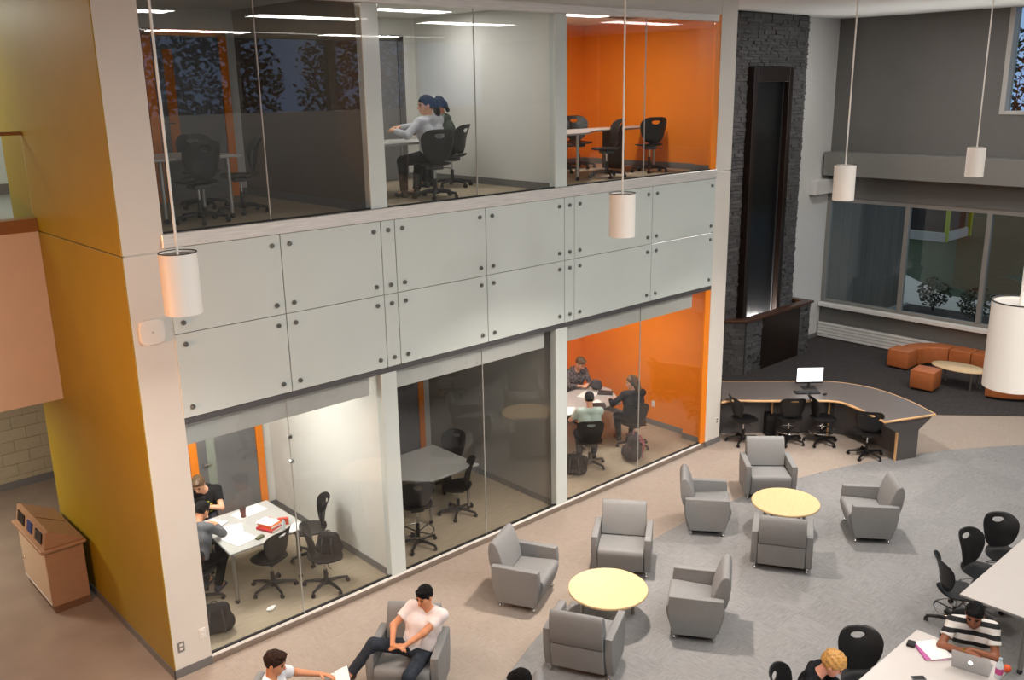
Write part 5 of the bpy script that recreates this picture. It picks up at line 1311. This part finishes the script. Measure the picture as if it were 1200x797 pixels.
# book of the reader
rp = (3.36 + 0.42 * math.cos(R(-50)) - 0.42 * math.sin(R(-50)), 7.04 + 0.42 * math.sin(R(-50)) + 0.42 * math.cos(R(-50)))
t = book(rp[0], rp[1], 0.66, -50, 0.15, 0.23, 0.02, DKC, 'open book held by the man in the white shirt at lower edge', None, True)
t.rotation_euler = (R(12), R(-25), R(-30))
# ---------------------------------------------------------------- outdoors
GRASS = mat('grass', '#263a22', 0.9, var=0.35, scale=3, bump=0.5, bscale=60)
struct('ground_lawn', MB().box(21.3, 90, -30, 70, -0.4, -0.12), GRASS)
struct('ground_bed', MB().prism([(21.3, 4), (26.3, 4), (26.3, 11.75), (21.3, 11.75)], -0.13, -0.09), mat('soil', '#3a3632', 0.95, var=0.3, scale=8, bump=0.6, bscale=40))
struct('ground_path', MB().prism([(26.3, 2), (28.1, 2), (28.1, 11.4), (33, 16.5), (31, 18), (26.3, 12.6)], -0.13, -0.08), mat('concrete_path', '#b9bab5', 0.85, var=0.06, scale=6))
ew = struct('wall_exterior', MB().box(21.3, 25.8, 11.82, 12.1, -0.2, 7.6), mat('exterior_backing', '#2f2d2c', 0.9))
cl = mat('grey_cladding', '#706b62', 0.7, var=0.12, scale=3, stretch=(1, 1, 0.15), objrand=0.12)
bd = MB().rbox(-0.222, 0.222, -0.02, 0.02, 0, 7.6, 0.006, 1).mesh('cladding_board', cl, 0)
for k in range(10):
    o = link('cladding_board', bd, ew); o.location = (21.53 + k * 0.45, 11.80, -0.1)
struct('trim_exterior_kerb', MB().box(24.9, 26.2, 11.70, 11.78, -0.13, -0.02), mat('kerb', '#a9aaa6', 0.8))
t = thing('kiosk', 'small dark kiosk with a lime post and pale base on the lawn outside', 'kiosk', (38.9, 16.6, -0.1))
MB().box(-1.2, 1.2, -1.0, 1.0, 0, 0.35).build('plinth', mat('kiosk_base', '#b5b6b2', 0.8), t, 0)
MB().rbox(-1.0, 1.0, -0.85, 0.85, 0.35, 3.2, 0.02, 1).build('body', mat('kiosk_dark', '#2a2523', 0.6), t, 0)
LIME = mat('lime_post', '#a7b52a', 0.5)
for x, y in ((-1.1, -1.0), (1.1, -1.0)):
    MB().rbox(x - 0.07, x + 0.07, y - 0.07, y + 0.07, 0, 3.4, 0.01, 1).build('post', LIME, t, 0)
MB().box(-1.4, 1.4, -1.3, 1.2, 3.3, 3.5).build('roof', mat('kiosk_roof', '#55524f', 0.6), t, 0)
LEAF = mat('shrub_leaf', '#3f4a34', 0.7, objrand=0.2)
LEAF2 = mat('tree_leaf', '#1d2719', 0.8, objrand=0.2)
BARK = mat('bark', '#2f261f', 0.9)
def leafy(name, label, cat, loc, h, rx, rz, n, leaf, mt, seed, group):
    rnd = random.Random(seed); t = thing(name, label, cat, loc, 0, group)
    tr = MB(); lv = MB()
    k = 7
    for i in range(k):
        a = 2 * math.pi * i / k + rnd.uniform(-.3, .3); rr = rx * rnd.uniform(.4, .8)
        tr.tube([(0, 0, 0), (rr * .25 * math.cos(a), rr * .25 * math.sin(a), h * .45), (rr * math.cos(a), rr * math.sin(a), h + rz * rnd.uniform(-.4, .6))], [0.03 * h / 1.2, 0.02 * h / 1.2, 0.006], 6)
    for i in range(n):
        while True:
            p = [rnd.uniform(-1, 1) for _ in range(3)]
            if 0.15 < sum(v * v for v in p) < 1: break
        c = Vector((p[0] * rx, p[1] * rx, h + p[2] * rz)); a, b = rnd.uniform(0, 6.28), rnd.uniform(-1, 1)
        u = Vector((math.cos(a), math.sin(a), b)).normalized() * leaf; v = u.orthogonal().normalized() * leaf * .5
        v.rotate(Matrix.Rotation(rnd.uniform(0, 6.28), 3, u)) 
        w_ = u.cross(v).normalized() * leaf * .12
        lv.add([c - u, c + v + w_, c + u, c - v + w_], [(0, 1, 2), (0, 2, 3)])
    tr.build('stems', BARK, t); tag(lv.build('foliage', mt, t, 0), kind='stuff')
leafy('shrub', 'leafy shrub in the bed outside the middle window pane', 'shrub', (25.9, 10.85, -0.1), 0.55, 0.45, 0.42, 420, 0.06, LEAF, 1, 'shrubs outside the window')
leafy('shrub', 'leafy shrub outside, crossing behind the right window mullion', 'shrub', (25.3, 9.45, -0.1), 0.55, 0.50, 0.42, 420, 0.06, LEAF, 2, 'shrubs outside the window')
for i, (x, y, lb) in enumerate(((56, 20.6, 'dark tree silhouetted against blue sky in the high window'), (66, 16.0, 'second dark tree crown, at the very edge of the high window'))):
    leafy('tree', lb, 'tree', (x, y, -0.1), 5.0 + i, 3.4, 4.2, 1100, 0.22, LEAF2, 10 + i, 'trees outside')
for i in range(3):
    leafy('tree', 'dark tree outside the gallery windows, seen mirrored in glass', 'tree', (8 + i * 7, -13 - i, 0), 6.5, 2.6, 3.0, 2600, 0.14, LEAF2, 20 + i, 'trees behind the gallery')
struct('ground_rear', MB().box(-20, 60, -60, -6.2, -0.5, -0.2), GRASS)
